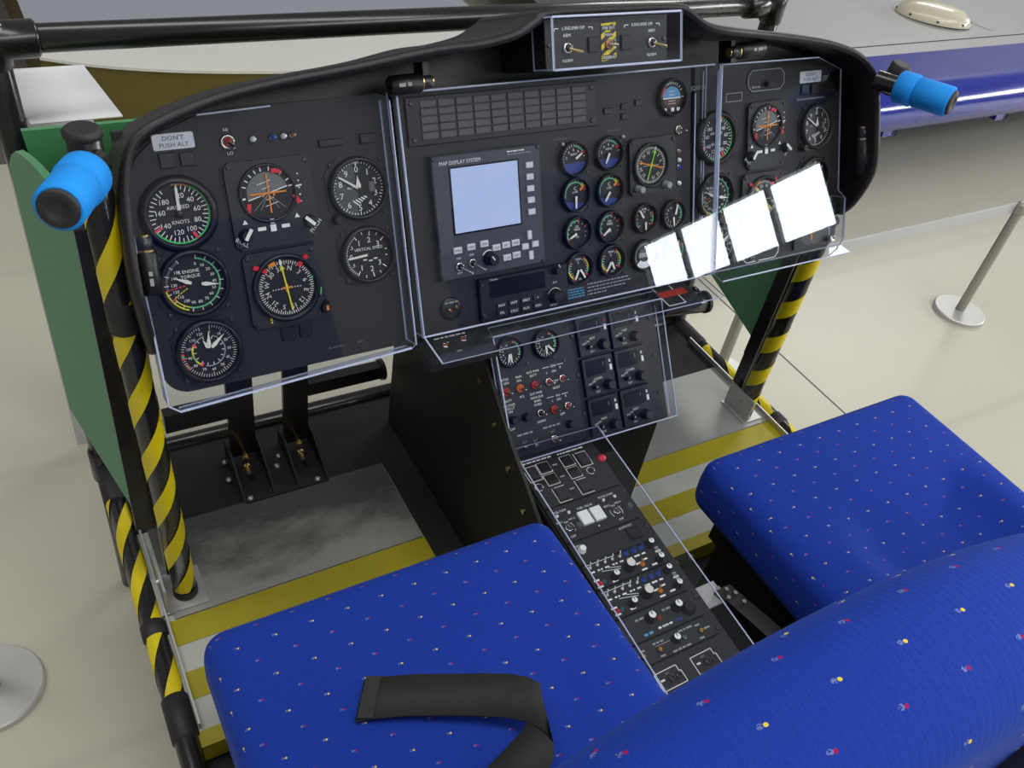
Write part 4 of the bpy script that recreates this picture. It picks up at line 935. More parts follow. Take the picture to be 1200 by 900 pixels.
def right_side():
    asi(P, 0.2874, 0.0608, 0.0335); torque(P, 0.2865, -0.0275, 0.0325); rpm(P, 0.3000, -0.1060, 0.0290)
    adi(P, 0.3900, 0.0560, 0.080, 0.102, 0.0235, -0.002, 0.014)
    hsi(P, 0.3865, -0.0450, 0.089, 0.087, 0.0300, -42, dx=0.000, dy=0.001)
    altim(P, 0.5040, 0.0585, 0.0315); vsi(P, 0.5030, -0.0250, 0.0300)
    q = MB(); q.prism([(-0.0240, -0.0076), (-0.0225, -0.0088), (0.0225, -0.0088), (0.0240, -0.0076), (0.0240, 0.0076), (0.0225, 0.0088), (-0.0225, 0.0088), (-0.0240, 0.0076)], 0, 0.0012, 'placard_white')
    q.text("DON'T", 0, 0.0037, 0.0046, 0.0014, 'ink', sx=1.15); q.text('PUSH ALT', 0, -0.0037, 0.0046, 0.0014, 'ink', sx=1.1)
    o = q.build('placard', P, (0.487, 0.137, 0)); o['label'] = "white placard reading DON'T PUSH ALT"
    for x in (0.475, 0.497): plate_btn(P, x, 0.1185, .018, .016, .004, 'bezel_black', name='push_button')
    q = MB(); a, b, c = 0.038, 0.0153, 0.008; pts = [(-a + c, -b), (a - c, -b), (a, -b + c), (a, b - c), (a - c, b), (-a + c, b), (-a, b - c), (-a, -b + c)]
    q.prism([(x * .97, y * .94) for x, y in pts], 0, .002, 'bezel_black')
    for i in range(8): q.line(*pts[i], *pts[(i + 1) % 8], .0014, .0022, 'mark_grey')
    q.dashes(-.03, -.0095, .018, .0024, .0024, 'mark_grey'); q.dashes(.0, -.0095, .018, .0024, .0024, 'dim_mark'); o = q.build('static_source_selector', P, (0.3887, 0.139, 0))
    q = MB(); q.cyl((0, 0, 0), (0, 0, .006), .004, 'bezel_black', 12); q.cbox(.006, 0, .02, .005, .006, .009, 'bezel_black'); q.build('lever', o, (0, -.006, .002))
    q = MB(); q.rect(-.016, -.006, .016, .006, .0012, .0006, 'mark_grey'); q.build('blank_placard', P, (0.324, 0.118, 0))
    q = MB(); q.cbox(.4905, .1035, .072, .008, 0, .0008, 'plate_blueblack'); q.dashes(.46, .1035, .06, .002, .001, 'mark_grey'); q.build('placard', P)
    q = MB(); pts = [(-.04 + c, -.014), (.04 - c, -.014), (.04, -.014 + c), (.04, .014 - c), (.04 - c, .014), (-.04 + c, .014), (-.04, .014 - c), (-.04, -.014 + c)]
    q.prism([(x * .97, y * .94) for x, y in pts], 0, .002, 'bezel_black')
    for i in range(8): q.line(*pts[i], *pts[(i + 1) % 8], .0014, .0022, 'white')
    o = q.build('switch_cluster', P, (0.39, -0.1325, 0)); 
    for x in (-.02, 0, .02): plate_btn(o, x, .004, .012, .009, .003, 'bezel_black', .002)
    toggle(o, -.02, -.008, 'bezel_black', (.3, -.3), .004, .002)
    q = MB(); q.cbox(0, 0, .10, .068, 0, .004, 'plate_grey', ch=.001); o = q.build('turn_indicator', P, (0.515, -0.1085, 0))
    q = MB(); q.prism([(-.034, -.02), (-.022, -.028), (.006, -.028), (.03, -.02), (.03, .022), (-.03, .022)], .004, .0045, 'dial_midgrey'); q.build('dial_face', o)
    q = MB(); q.cbox(-.01, -.012, .003, .018, .0046, .005, 'orange'); q.build('needle', o)
    q = MB(); q.lathe([(.006, 0), (.006, .010), (.004, .011), (.0035, .009), (0, .009)], 'chrome', 16); q.build('set_knob', o, (.033, -.025, .004))
right_side()

# ------------------------------------------------------------------ glare shield
def glare_shield():
    t = thing('glare_shield', 'black padded glare shield arching over the instrument panel', 'glare shield', X=PX)
    half = [(.562, -.094, .012, .04), (.565, -.075, .035, .06), (.569, -.036, .060, .085), (.571, 0, .07, .10), (.567, .065, .07, .10), (.560, .108, .07, .10), (.546, .138, .07, .10), (.514, .162, .07, .10), (.455, .1795, .07, .09), (.390, .190, .072, .08), (.30, .200, .082, .07)]
    left = [(-a - .002, b - (.006 if b > .15 else 0), c, d) for a, b, c, d in half]
    mid = [(-.215, .206, .098, .13), (-.165, .209, .10, .15), (-.121, .2155, .10, .16), (-.100, .222, .10, .16), (-.077, .2335, .10, .16), (-.060, .2395, .10, .16), (.04, .2405, .10, .16), (.130, .2395, .10, .16), (.150, .233, .10, .16), (.181, .2155, .10, .16), (.225, .207, .098, .13)]
    rim = left + mid + list(reversed(half))
    sm = []
    for i in range(len(rim) - 1):
        p0, p1, p2, p3 = rim[max(i - 1, 0)], rim[i], rim[i + 1], rim[min(i + 2, len(rim) - 1)]
        for j in range(4):
            u = j / 4; sm.append(tuple(.5 * (2 * b + (c - a) * u + (2 * a - 5 * b + 4 * c - d) * u * u + (3 * b - a - 3 * c + d) * u ** 3) for a, b, c, d in zip(p0, p1, p2, p3)))
    rim = sm + [rim[-1]]
    th = 0.011; n = len(rim); sec = []
    for i, (u, v, w, dep) in enumerate(rim):
        a = rim[max(i - 1, 0)]; b = rim[min(i + 1, n - 1)]; d = Vector((b[0] - a[0], b[1] - a[1])).normalized(); nx, ny = -d.y, d.x
        k = th
        sec.append([(u, v, -.014), (u, v, w - .004), (u + nx * .003, v + ny * .003, w), (u + nx * k * .7, v + ny * k * .7, w + .001), (u + nx * k, v + ny * k, w - .006), (u + nx * k, v + ny * k, w - dep), (u, v, w - dep)])
    def part(name, ks, mat):
        q = MB(); m = len(ks); vv = [s[k] for s in sec for k in ks]
        q.add(vv, [(i * m + k, (i + 1) * m + k, (i + 1) * m + k + 1, i * m + k + 1) for i in range(n - 1) for k in range(m - 1)], mat, None, True); return q.build(name, t)
    part('lining', (0, 1), 'hood_lining'); part('padded_rim', (1, 2, 3, 4), 'hood_black'); part('outer_skin', (4, 5, 6), 'hood_black')
    q = MB(); pl = [(u, v) for u, v, w, d in rim if v > .1]; m = len(pl)
    q.add([(u, v, -.0135) for u, v in pl] + [(u, min(v, .14), -.0135) for u, v in pl], [(i, m + i, m + i + 1, i + 1) for i in range(m - 1)], 'hood_lining'); q.build('back_wall', t)
    # swivel map lamps clamped to the shield
    def eyelamp(p0, p1, label):
        p0 = Vector(p0); p1 = Vector(p1); d = (p1 - p0).normalized(); L = (p1 - p0).length
        q = MB(); q.cyl(p0 + d * L * .25, p1, .0115, 'bezel_black', 18, bev=.0015); q.cyl(p0, p0 + d * L * .26, .0085, 'screw', 16, bev=.0015); o = q.build('eyebrow_lamp', t); o['label'] = label
        q = MB(); q.cyl(p0 - d * .002, p0, .006, 'brass', 14); q.cyl(p0 + d * L * .22, p0 + d * L * .27, .0095, 'brass', 16); q.build('brass_cap', o)
        q = MB(); q.dashes(-.008, 0, .016, .004, 0, 'mark_grey')
        X = Matrix.Translation(p0 + d * L * .7 + Vector((0, 0, .0118))) @ Matrix.Rotation(math.atan2(d.y, d.x), 4, 'Z'); q.build('print', o, X)
    eyelamp((-.208, .178, .052), (-.262, .176, .052), 'small black swivel lamp at the left of the caution lights')
    eyelamp((.262, .184, .055), (.325, .187, .055), 'small black swivel lamp over the right panel section')
    eyelamp((-.5575, .042, .030), (-.5605, -.022, .030), 'small upright lamp beside the left airspeed dial')
    eyelamp((.570, .052, .042), (.573, -.022, .042), 'small upright lamp inside the right end of the shield')
    for x in (-.215, .268): q = MB(); q.box(x - .004, x + .004, .170, .200, .030, .056, 'hood_lining'); q.build('lamp_bracket', t)
glare_shield()

# emergency switch box on top
def switch_box():
    t = thing('emergency_switch_box', 'black switch box with yellow striped centre on top of the shield', 'switch box', X=PX @ Matrix.Translation((0.020, 0.2085, 0.075)))
    q = MB(); q.cbox(0, 0, .188, .060, -.08, .022, 'bezel_black', ch=.001); q.build('housing', t)
    for x in (-.062, .068):
        toggle(t, x, -.004, 'bezel_black', (.7, -.35), .0068, .022, .020, tip='brass'); 
    q = MB(); q.cbox(0, 0, .023, .046, .022, .0226, 'ink')
    for k in range(-3, 4):
        y = k * .0125; pts = [(-.0115, y - .010), (.0115, y + .006), (.0115, y + .0125), (-.0115, y - .0035)]
        pts = [(x, max(-.023, min(.023, b))) for x, b in pts]; q.add([(x, b, .0228) for x, b in pts], [(0, 1, 2, 3)], 'tape_yellow')
    for y, s in ((.0165, 'FIRE EXT'), (.0085, 'MAIN'), (-.018, 'RESERVE')):
        q.cbox(0, y, .0050 * len(s) * .52 + .002, .0056, .0229, .0230, 'ink'); q.text(s, 0, y, .0034, .0233, 'white')
    q.text('O', .0095, .002, .003, .0233, 'white'); q.text('R', .0095, -.007, .003, .0233, 'white'); q.build('striped_placard', t)
    toggle(t, 0, -.003, 'copper', (.6, -.1), .0062, .0228, .012, ring='copper')
    for x in (-.024, .026): plate_btn(t, x, -.002, .0150, .0180, .003, 'panel_black', .022, name='push_button')
    q = MB()
    for x, s in ((-.052, 'L ENG EMER OFF'), (.053, 'R ENG EMER OFF')):
        q.text(s, x, .0185, .0036, .0223, 'white', sx=.86); q.line(x - .028, .0185, x - .022, .0185, .0009, .0223, 'white'); q.line(x + .022, .0185, x + .028, .0185, .0009, .0223, 'white')
        q.line(x - .028, .0185, x - .028, .0155, .0009, .0223, 'white'); q.line(x + .028, .0185, x + .028, .0155, .0009, .0223, 'white')
    for x in (-.062, .068): q.text('ARM', x, .0105, .0038, .0223, 'white'); q.text('NORM', x, -.0185, .0036, .0223, 'white')
    q.build('lettering', t)
    for x in (-.088, .088): screw(t, x, 0, .022, .003)
    c = thing('switch_box_cover', 'clear plastic cover over the emergency switch box', 'cover', X=PX @ Matrix.Translation((0.0205, 0.2090, 0.120)))
    sheet(c, 'cover_face', [(-.097, -.029), (.098, -.029), (.098, .030), (-.097, .030)], 0, .0022)
    for x in (-.097, .098): wallstrip(c, [(x, -.029, 0), (x, .030, 0)], (0, 0, -.045))
    wallstrip(c, [(-.097, .030, 0), (.098, .030, 0)], (0, 0, -.045)); wallstrip(c, [(-.097, -.029, 0), (.098, -.029, 0)], (0, 0, -.045))
    for a, b in (((-.097, -.029), (.098, -.029)), ((.098, -.029), (.098, .030)), ((-.097, .030), (.098, .030)), ((-.097, -.029), (-.097, .030))): edgebar(c, (*a, 0), (*b, 0), .0018)
def sheet(parent, name, poly, z0, th):
    q = MB(); q.prism(poly, z0, z0 + th, 'plexi', 'plexi_edge'); return q.build(name, parent)
def wallstrip(parent, line, off, th=.002, name='cover_side'):
    a, b = Vector(line[0]), Vector(line[1]); o = Vector(off); n = (b - a).cross(o).normalized() * th
    v = [a, b, b + o, a + o]; v = v + [p + n for p in v]
    q = MB(); q.add(v, [(0, 1, 2, 3), (7, 6, 5, 4)], 'plexi'); q.add(v, [(0, 4, 5, 1), (1, 5, 6, 2), (2, 6, 7, 3), (3, 7, 4, 0)], 'plexi_edge'); return q.build(name, parent)
def edgebar(parent, a, b, wd=.0022):
    a, b = Vector(a), Vector(b); q = MB(); q.cyl(a, b, wd / 2, 'plexi_edge', 6); return q.build('cut_edge', parent)
switch_box()

def covers():
    W = 0.035; HD = Vector((0, -math.sin(math.radians(24.14)), math.cos(math.radians(24.14))))  # towards the pilot, level
    c = thing('panel_cover', 'clear acrylic cover over the left gauge section', 'cover', X=PX, group='acrylic panel covers')
    sheet(c, 'cover_face', [(-.5655, .10), (-.552, .130), (-.525, .148), (-.4802, .1625), (-.2728, .1690), (-.2585, .1624), (-.2570, -.1454), (-.2625, -.1500), (-.5566, -.1630), (-.5690, -.1535)], W, .003)
    wallstrip(c, [(-.2580, .160, W), (-.2570, -.146, W)], (0, 0, -.030)); wallstrip(c, [(-.5685, .09, W), (-.5695, -.152, W)], (0, 0, -.030))
    wallstrip(c, [(-.5566, -.163, W), (-.262, -.150, W)], (0, -.003, -.022))
    for a, b in (((-.5566, -.163, W), (-.262, -.150, W)), ((-.2575, .160, W + .002), (-.256, -.146, W + .002)), ((-.4802, .1625, W + .002), (-.40, .1652, W + .002)), ((-.569, -.05, W + .002), (-.569, -.153, W + .002)), ((-.569, -.153, W + .002), (-.5566, -.163, W + .002))): edgebar(c, a, b)
    c = thing('panel_cover', 'clear acrylic cover over the centre section with flared lower lip', 'cover', X=PX, group='acrylic panel covers')
    sheet(c, 'cover_face', [(-.246, -.139), (.2535, -.1405), (.2590, .160), (.253, .1685), (-.2485, .166)], W, .003)
    wallstrip(c, [(-.247, .166, W), (-.244, -.139, W)], (0, 0, -.032)); wallstrip(c, [(.259, .160, W), (.2535, -.140, W)], (0, 0, -.032)); wallstrip(c, [(-.2485, .166, W), (.253, .1685, W)], (0, 0, -.032))
    lip = HD * .055; wallstrip(c, [(-.243, -.139, W), (.235, -.1405, W)], tuple(lip), name='cover_lip')
    a = Vector((-.243, -.139, W)); b = Vector((.235, -.1405, W))
    for p0, p1 in ((a, b), (a + Vector((.0, .003, 0)), Vector((-.247, .166, W))), (Vector((.2590, .160, W)), Vector((.2535, -.140, W))), (Vector((-.2485, .1675, W)), Vector((.253, .1690, W))), (a, a + lip), (Vector((.240, .13, .008)), Vector((.237, -.13, .008)))): edgebar(c, p0, p1, .0026)
    c = thing('panel_cover', 'clear acrylic cover over the right gauge section', 'cover', X=PX, group='acrylic panel covers')
    sheet(c, 'cover_face', [(.262, .167), (.466, .1655), (.515, .146), (.527, -.045), (.545, -.060), (.547, -.128), (.540, -.138), (.2545, -.138)], W, .003)
    wallstrip(c, [(.263, .167, W), (.2555, -.138, W)], (0, 0, -.030)); lip = HD * .026
    wallstrip(c, [(.2545, -.138, W), (.540, -.138, W)], tuple(lip), name='cover_lip'); wallstrip(c, [(.546, -.060, W), (.547, -.128, W)], (0, 0, -.03))
    for p0, p1 in (((.264, .167, W + .003), (.257, -.135, W + .003)), ((.262, .168, W), (.466, .1665, W)), (Vector((.2545, -.138, W)) + lip, Vector((.540, -.138, W)) + lip), ((.546, -.060, W), (.547, -.128, W))): edgebar(c, p0, p1, .0024)
covers()

# ------------------------------------------------------------------ centre console
UF = frame((0, 0.8196, 0.7743), 36.0); LF = frame((0, 0.7004, 0.6185), 84.7)
def console():
    t = thing('control_console', 'black centre console with radios, switches and knobs', 'console', (0, 0.75, FZ))
    I = t.matrix_world.inverted(); U = I @ UF; LW = I @ LF
    def prismx(name, yz, x0, x1, mat):
        n = len(yz); q = MB(); q.add([(x0, y - .75, z - FZ) for y, z in yz] + [(x1, y - .75, z - FZ) for y, z in yz], [tuple(range(n)), tuple(range(2 * n - 1, n - 1, -1))] + [(i, n + i, n + (i + 1) % n, (i + 1) % n) for i in range(n)], mat)
        return q.build(name, t)
    # upper slanted head, base box, and long lower arm
    prismx('upper_body', [(.815, .765), (.7095, .6215), (.74, .60), (1.05, .60), (1.05, .765)], -.131, .163, 'box_black')
    prismx('base_box', [(.735, FZ + .004), (.735, .60), (.80, .69), (.86, .77), (1.10, .77), (1.10, FZ + .004)], -.131, .178, 'box_black')
    prismx('side_skirt', [(.56, FZ + .004), (.56, .575), (.70, .66), (.845, .765), (1.10, .765), (1.10, FZ + .004)], -.137, -.1315, 'box_black')
    prismx('lower_body', [(.7004, .6165), (.10, .561), (.10, FZ - .04), (.735, FZ + .004), (.735, .6165)], -.126, .012, 'box_black')
    q = MB(); q.box(-.131, .163, -.195, 0, -.006, -.0005, 'panel_black'); q.build('upper_plate', t, U)
    q = MB(); q.box(-.1255, .0125, -.62, .012, -.006, -.0005, 'panel_black'); q.build('lower_plate', t, LW)
    for y, z in ((.790, .700), (.735, .660), (.68, .622), (.625, .588)):
        q = MB(); q.cyl((-.137, y - .75 + .018, z - FZ), (-.1405, y - .75 + .018, z - FZ), .0042, 'brass', 10); q.build('rivet', t)
    # upper module: gauges and switches
    o = MB(); o.cbox(0, 0, .132, .185, 0, .003, 'panel_black', ch=.0008); o = o.build('electrical_panel', t, U @ Matrix.Translation((-.063, -.0945, 0)))
    ox, oy = .063, .0945
    for (x, y), nd in (((-0.1030, -0.0300), [(180, .65, 0, -.15), (195, .62, -.1, -.15)]), ((-0.0422, -0.0305), [(183, .65, -.05, -.15), (140, .75, .1, -.15)])): small(o, x + ox, y + oy, .0195, 'engine_gauge', 'tach', nd, z=.003)
    for x, y, c in ((-0.1185, -0.0858, 'switch_red'), (-0.0952, -0.0857, 'switch_orange'), (-0.0703, -0.0866, 'switch_red'), (-0.0466, -0.0872, 'switch_red'), (-0.0226, -0.0873, 'switch_red'), (-0.0684, -0.1294, 'bezel_black'), (-0.0447, -0.1298, 'switch_red'), (-0.0208, -0.1298, 'switch_red'), (-0.0528, -0.1732, 'copper')):
        ring = 'chrome' if (x, y) in ((-0.0466, -0.0872), (-0.0226, -0.0873), (-0.0208, -0.1298), (-0.0528, -0.1732), (-0.0684, -0.1294)) else c
        toggle(o, x + ox, y + oy, c, (.45, -.25), .0062, .003, .011, ring=ring)
    for x, y in ((-0.1157, -0.1286), (-0.0937, -0.1292), (-.022, -.158)): knob(o, x + ox, y + oy, .0055, .010, z=.003, pointer=False)
    for x, y in ((-0.1016, -0.1738), (-0.0836, -0.1756)): lamp(o, x + ox, y + oy, 'dial_midgrey', .0038, .003)
    q = MB()
    for s, x, y in (('METER', -.1180, -.0680), ('1 GEN', -.1178, -.0735), ('TRIM', -.0945, -.0690), ('ON', -.0945, -.0745), ('AUX PWR', -.0699, -.0665), ('BATT', -.0699, -.0722), ('GEN', -.0345, -.0655), ('L', -.0466, -.0735), ('ON', -.0345, -.0735), ('R', -.0226, -.0700), ('OFF', -.0335, -.0885), ('RESET', -.0345, -.0985), ('BATT', -.1170, -.0995), ('SECOND', -.1165, -.1060), ('USG LT', -.1165, -.1110), ('ON', -.1165, -.1160), ('RTL', -.0935, -.0985), ('EXT PWR', -.0698, -.0990), ('MAIN BUS', -.0698, -.1050), ('SHED', -.0698, -.1105), ('OVRD', -.0698, -.1160), ('INV', -.0339, -.1105), ('L', -.0447, -.1165), ('ON', -.0335, -.1165), ('R', -.0208, -.1145), ('OFF', -.0310, -.1400), ('OFF', -.1174, -.1417), ('NORM', -.0684, -.1420)):
        q.text(s, x + ox, y + oy, .0034, .0032, 'white')
    for y in (-.0655, -.1105):
        for a, b in ((-.0530, -.0415), (-.0275, -.0165)): q.line(a + ox, y + oy, b + ox, y + oy, .0008, .0032, 'white')
    for s, x, y in (('PLT', -.1016, -.1655), ('ALT', -.0836, -.1670), ('ALT', -.0528, -.1615)): q.text(s, x + ox, y + oy, .0032, .0032, 'mark_grey')
    q.dashes(-.112 + ox, -.1533 + oy, .028, .0026, .0032, 'mark_grey'); q.dashes(-.068 + ox, -.1531 + oy, .030, .0026, .0032, 'mark_grey'); q.line(-.126 + ox, -.148 + oy, .000 + ox, -.148 + oy, .0008, .0032, 'ink'); q.build('lettering', o)
    for x, y in ((-.0765, -.053), (-.0300, -.0545), (-.0140, -.062)): screw(o, x + ox, y + oy, .003, .0028)
    # six small radio heads
    for i in range(2):
        for k in range(3):
            x = .0415 + .0605 * i; y = -.0345 - .0625 * k
            q = MB(); q.cbox(0, 0, .0555, .0590, 0, .006, 'bezel_black', ch=.001); o = q.build('radio_head', t, U @ Matrix.Translation((x, y, 0)))
            q = MB(); q.cbox(0, 0, .036, .023, .006, .0066, 'screen_black'); q.build('display', o, (-.004, .013, 0))
            q = MB(); q.cbox(0, 0, .0040, .0085, .006, .0085, 'white'); q.build('rocker', o, (.0215, .0085, 0))
            q = MB(); q.cbox(0, 0, .0025, .004, .006, .0085, 'red' if k == 0 and i == 0 else 'offwhite'); q.build('rocker', o, (.0205, .0185, 0))
            knob(o, .013, -.017, .0075, .013, z=.006, pointer=False); knob(o, -.0115, -.0165, .0035, .008, z=.006)
            q = MB(); q.text(('ADF', 'VHF', 'COMM', 'COMM', 'NAV', 'NAV')[k * 2 + i], -.003, -.0045, .0038, .0062, 'offwhite'); q.text('OFF', -.018, -.0105, .0030, .0062, 'offwhite'); q.text('ON', -.0115, -.008, .0028, .0062, 'offwhite'); q.text('TEST', -.006, -.0245, .0028, .0062, 'offwhite'); q.line(.009, .013, .009, .019, .0008, .0068, 'mark_grey'); q.build('lettering', o)
            if i == 1 and k == 0: lamp(o, .0235, -.014, 'red', .0018, .006)
    for y in (-.03, -.09, -.15): screw(t, 0, 0, 0, .003).matrix_local = U @ Matrix.Translation((.152, y, 0)); screw(t, 0, 0, 0, .003).matrix_local = U @ Matrix.Translation((.0075, y, 0))
    # ---- lower arm modules, front to back
    def module(name, y0, y1, mat='panel_black', x0=-.1235, x1=-.0015):
        q = MB(); q.cbox(0, 0, x1 - x0, abs(y1 - y0) - .0012, 0, .004, mat, ch=.0007); o = q.build(name, t, LW @ Matrix.Translation(((x0 + x1) / 2, (y0 + y1) / 2, 0)))
        return o, -(x0 + x1) / 2, -(y0 + y1) / 2
    Z = .004
    o, ox, oy = module('engine_control_panel', .010, -.0845, x1=.004); q = MB()
    for x, y in ((-.0871, -.0190), (-.0872, -.0413), (-.0476, -.0196), (-.0480, -.0420)):
        plate_btn(o, x + ox, y + oy, .0170, .0165, .003, 'bezel_black', Z); q.rect(x + ox - .0095, y + oy - .0095, x + ox + .0095, y + oy + .0095, .0010, Z + .0002, 'offwhite')
    for x, y, op in ((-.1092, -.0234, 1), (-.0857, -.0693, 2), (-.0225, -.0249, 1), (-.0468, -.0685, 2)):
        plate_btn(o, x + ox, y + oy, .0170, .0200, .004, 'plate_grey', Z); a = .0105; b = .013
        q.line(x + ox - a, y + oy - b, x + ox + a, y + oy - b, .0010, Z + .0002, 'offwhite'); q.line(x + ox - a, y + oy - b, x + ox - a, y + oy + b, .0010, Z + .0002, 'offwhite'); q.line(x + ox - a * .6, y + oy + b, x + ox + a, y + oy + b, .0010, Z + .0002, 'offwhite')
        if op == 1: q.line(x + ox + a, y + oy - b, x + ox + a, y + oy + b, .0010, Z + .0002, 'offwhite')
    for x, y in ((-.1119, -.0477), (-.0223, -.0477)): q.arc(x + ox, y + oy, -200, 120, .0056, .0066, Z + .0002, 'offwhite'); knob(o, x + ox, y + oy, .0045, .003, z=Z, pointer=False)
    q.dashes(-.115 + ox, -.0035 + oy, .05, .0024, Z + .0002, 'offwhite'); q.dashes(-.056 + ox, -.0045 + oy, .045, .0024, Z + .0002, 'offwhite', 3)
    for x, y in ((-.068, -.0195), (-.068, -.042), (-.066, -.066)): q.dashes(x + ox - .005, y + oy, .010, .0024, Z + .0002, 'mark_grey')
    q.build('lettering', o); lamp(o, .0060 + ox, -.034 + oy, 'red', .0060, Z, ring='red')
    o, ox, oy = module('fuel_panel', -.0855, -.1450, x1=.002); q = MB()
    for x in (-.0764, -.0553): plate_btn(o, x + ox, -.118 + oy, .0175, .0225, .005, 'white', Z, name='guarded_switch', ch=.001)
    for x in (-.1143, -.0949, -.0353, -.0156): lamp(o, x + ox, -.1019 + oy, 'white', .0030, Z)
    for x in (-.1072, -.0258): toggle(o, x + ox, -.1240 + oy, 'dial_midgrey', (.1, .1), .0058, Z, .010); q.arc(x + ox, -.1240 + oy, 60, 130, .009, .0098, Z + .0002, 'offwhite'); q.arc(x + ox, -.1240 + oy, 230, 300, .009, .0098, Z + .0002, 'offwhite'); q.text('OFF', x + ox, -.1375 + oy, .0034, Z + .0002, 'white')
    for s, x in (('FUEL PUMP', -.105), ('R FUEL PUMP', -.026)): q.text(s, x + ox, -.0945 + oy, .0034, Z + .0002, 'white', sx=.9)
    for s, x in (('NO.1', -.1150), ('NO.2', -.0945), ('NO.3', -.0345), ('NO.4', -.0155)): q.text(s, x + ox, -.1110 + oy, .0032, Z + .0002, 'white')
    q.text('FUEL VALVE', -.066 + ox, -.1000 + oy, .0034, Z + .0002, 'white'); q.text('ON', -.1055 + ox, -.1135 + oy, .003, Z + .0002, 'white'); q.text('ON', -.0255 + ox, -.1135 + oy, .003, Z + .0002, 'white'); q.build('lettering', o)
    for x, y in ((-.0930, -.1270), (-.005, -.126)): knob(o, x + ox, y + oy, .005, .008, body='dial_midgrey', z=Z, pointer=False)
    lamp(o, -.0655 + ox, -.1375 + oy, 'white', .0018, Z)
    o, ox, oy = module('autopilot_panel', -.1460, -.1825); knob(o, -.1085 + ox, -.1615 + oy, .0052, .008, 'white', 'white', Z, pointer=False)
    plate_btn(o, -.0215 + ox, -.1640 + oy, .020, .020, .004, 'bezel_black', Z, name='push_button'); q = MB(); q.text('AUTO PLT', -.028 + ox, -.1510 + oy, .0034, Z + .0002, 'white'); q.text('BRT', -.110 + ox, -.1535 + oy, .0030, Z + .0002, 'white'); q.build('lettering', o)
    for r, (y0, y1) in enumerate(((-.1835, -.2225), (-.2235, -.2690))):
        d = -.0438 * r; o, ox, oy = module('audio_panel', y0, y1, 'panel_black'); q = MB()
        for x in (-.1133, -.1014, -.0887, -.0767, -.0641): toggle(o, x + ox, -.1900 + d + oy, 'white', (.1, .35), .0028, Z, .010, tip='white')
        for x in (-.0527, -.0399, -.0275): toggle(o, x + ox, -.1895 + d + oy, 'knob_blue', (.1, .25), .0036, Z, .009, tip='knob_blue', ring='knob_blue')
        toggle(o, -.0400 + ox, -.2120 + d + oy, 'knob_orange', (0, .3), .0036, Z, .010, tip='knob_orange', ring='knob_orange')
        lamp(o, -.1128 + ox, -.2155 + d + oy, 'red', .0032, Z, ring='red'); lamp(o, -.106 + ox, -.2155 + d + oy, 'teal', .0030, Z, ring='teal')
        knob(o, -.0610 + ox, -.2085 + d + oy, .0075, .014, 'bezel_black', 'offwhite', Z, pointer=False); knob(o, -.0880 + ox, -.2140 + d + oy, .0050, .013, 'bezel_black', 'white', Z)
        knob(o, -.0130 + ox, -.1895 + d + oy, .0050, .013, 'bezel_black', 'white', Z); knob(o, -.0130 + ox, -.2145 + d + oy, .0050, .013, 'bezel_black', 'white', Z)
        q.line(-.118 + ox, -.1848 + d + oy, -.070 + ox, -.1848 + d + oy, .0008, Z + .0002, 'white'); q.line(-.100 + ox, -.2000 + d + oy, -.072 + ox, -.2060 + d + oy, .0008, Z + .0002, 'white'); q.line(-.088 + ox, -.1985 + d + oy, -.070 + ox, -.2035 + d + oy, .0008, Z + .0002, 'white')
        for i in range(5): q.dashes(-.1165 + .0122 * i + ox, -.1968 + d + oy, .008, .0024, Z + .0002, 'white', i)
        for i in range(3): q.dashes(-.056 + .0125 * i + ox, -.1975 + d + oy, .009, .0026, Z + .0002, 'white', i)
        for x, y in ((-.1185, -.2095), (-.118, -.2195), (-.094, -.2215 + .002), (-.048, -.2085), (-.036, -.2060), (-.045, -.2195), (-.027, -.2180), (-.010, -.2020)): q.dashes(x + ox, y + d + oy, .010, .0026, Z + .0002, 'white', r)
        for i in range(3): q.dashes(-.008 + ox, -.1965 - .004 * i + d + oy, .006, .003, Z + .0002, 'mark_grey', i)
        q.build('lettering', o)
    o, ox, oy = module('navigation_panel', -.2700, -.3080, 'plate_grey'); q = MB()
    for x, y in ((-.0784, -.2850), (-.0345, -.2850)): knob(o, x + ox, y + oy, .0062, .014, 'bezel_black', 'white', Z)
    knob(o, -.0200 + ox, -.2930 + oy, .0085, .010, 'bezel_black', z=Z, pointer=False); lamp(o, -.0659 + ox, -.2890 + oy, 'switch_red', .003, Z, ring='switch_red')
    for x, y, m in ((-.098, -.280, 'mark_grey'), (-.055, -.281, 'mark_grey'), (-.074, -.3005, 'white')): q.dashes(x + ox, y + oy, .014, .0028, Z + .0002, m)
    q.dashes(-.098 + ox, -.3020 + oy, .014, .0034, Z + .0002, 'sky_blue'); q.dashes(-.046 + ox, -.3005 + oy, .012, .0034, Z + .0002, 'dial_blue'); q.dashes(-.066 + ox, -.3005 + oy, .016, .0024, Z + .0002, 'white', 2); q.build('lettering', o)
    o, ox, oy = module('intercom_panel', -.3090, -.3385, 'plate_grey'); q = MB()
    knob(o, -.0625 + ox, -.3225 + oy, .0055, .010, 'bezel_black', 'white', Z); lamp(o, -.0493 + ox, -.3250 + oy, 'teal', .0035, Z); 
    for x in (-.1169, -.0906, -.0228): lamp(o, x + ox, -.3262 + oy, 'amber', .0042, Z, ring='screw')
    for x, y, wd in ((-.117, -.3190, .008), (-.095, -.3165, .018), (-.052, -.3150, .026), (-.026, -.3170, .008), (-.016, -.3250, .012), (-.094, -.3345, .008), (-.030, -.3345, .008), (-.075, -.3355, .030)): q.dashes(x + ox, y + oy, wd, .0024, Z + .0002, 'mark_grey')
    q.line(-.093 + ox, -.3205 + oy, -.070 + ox, -.3205 + oy, .0008, Z + .0002, 'mark_grey'); q.build('lettering', o)
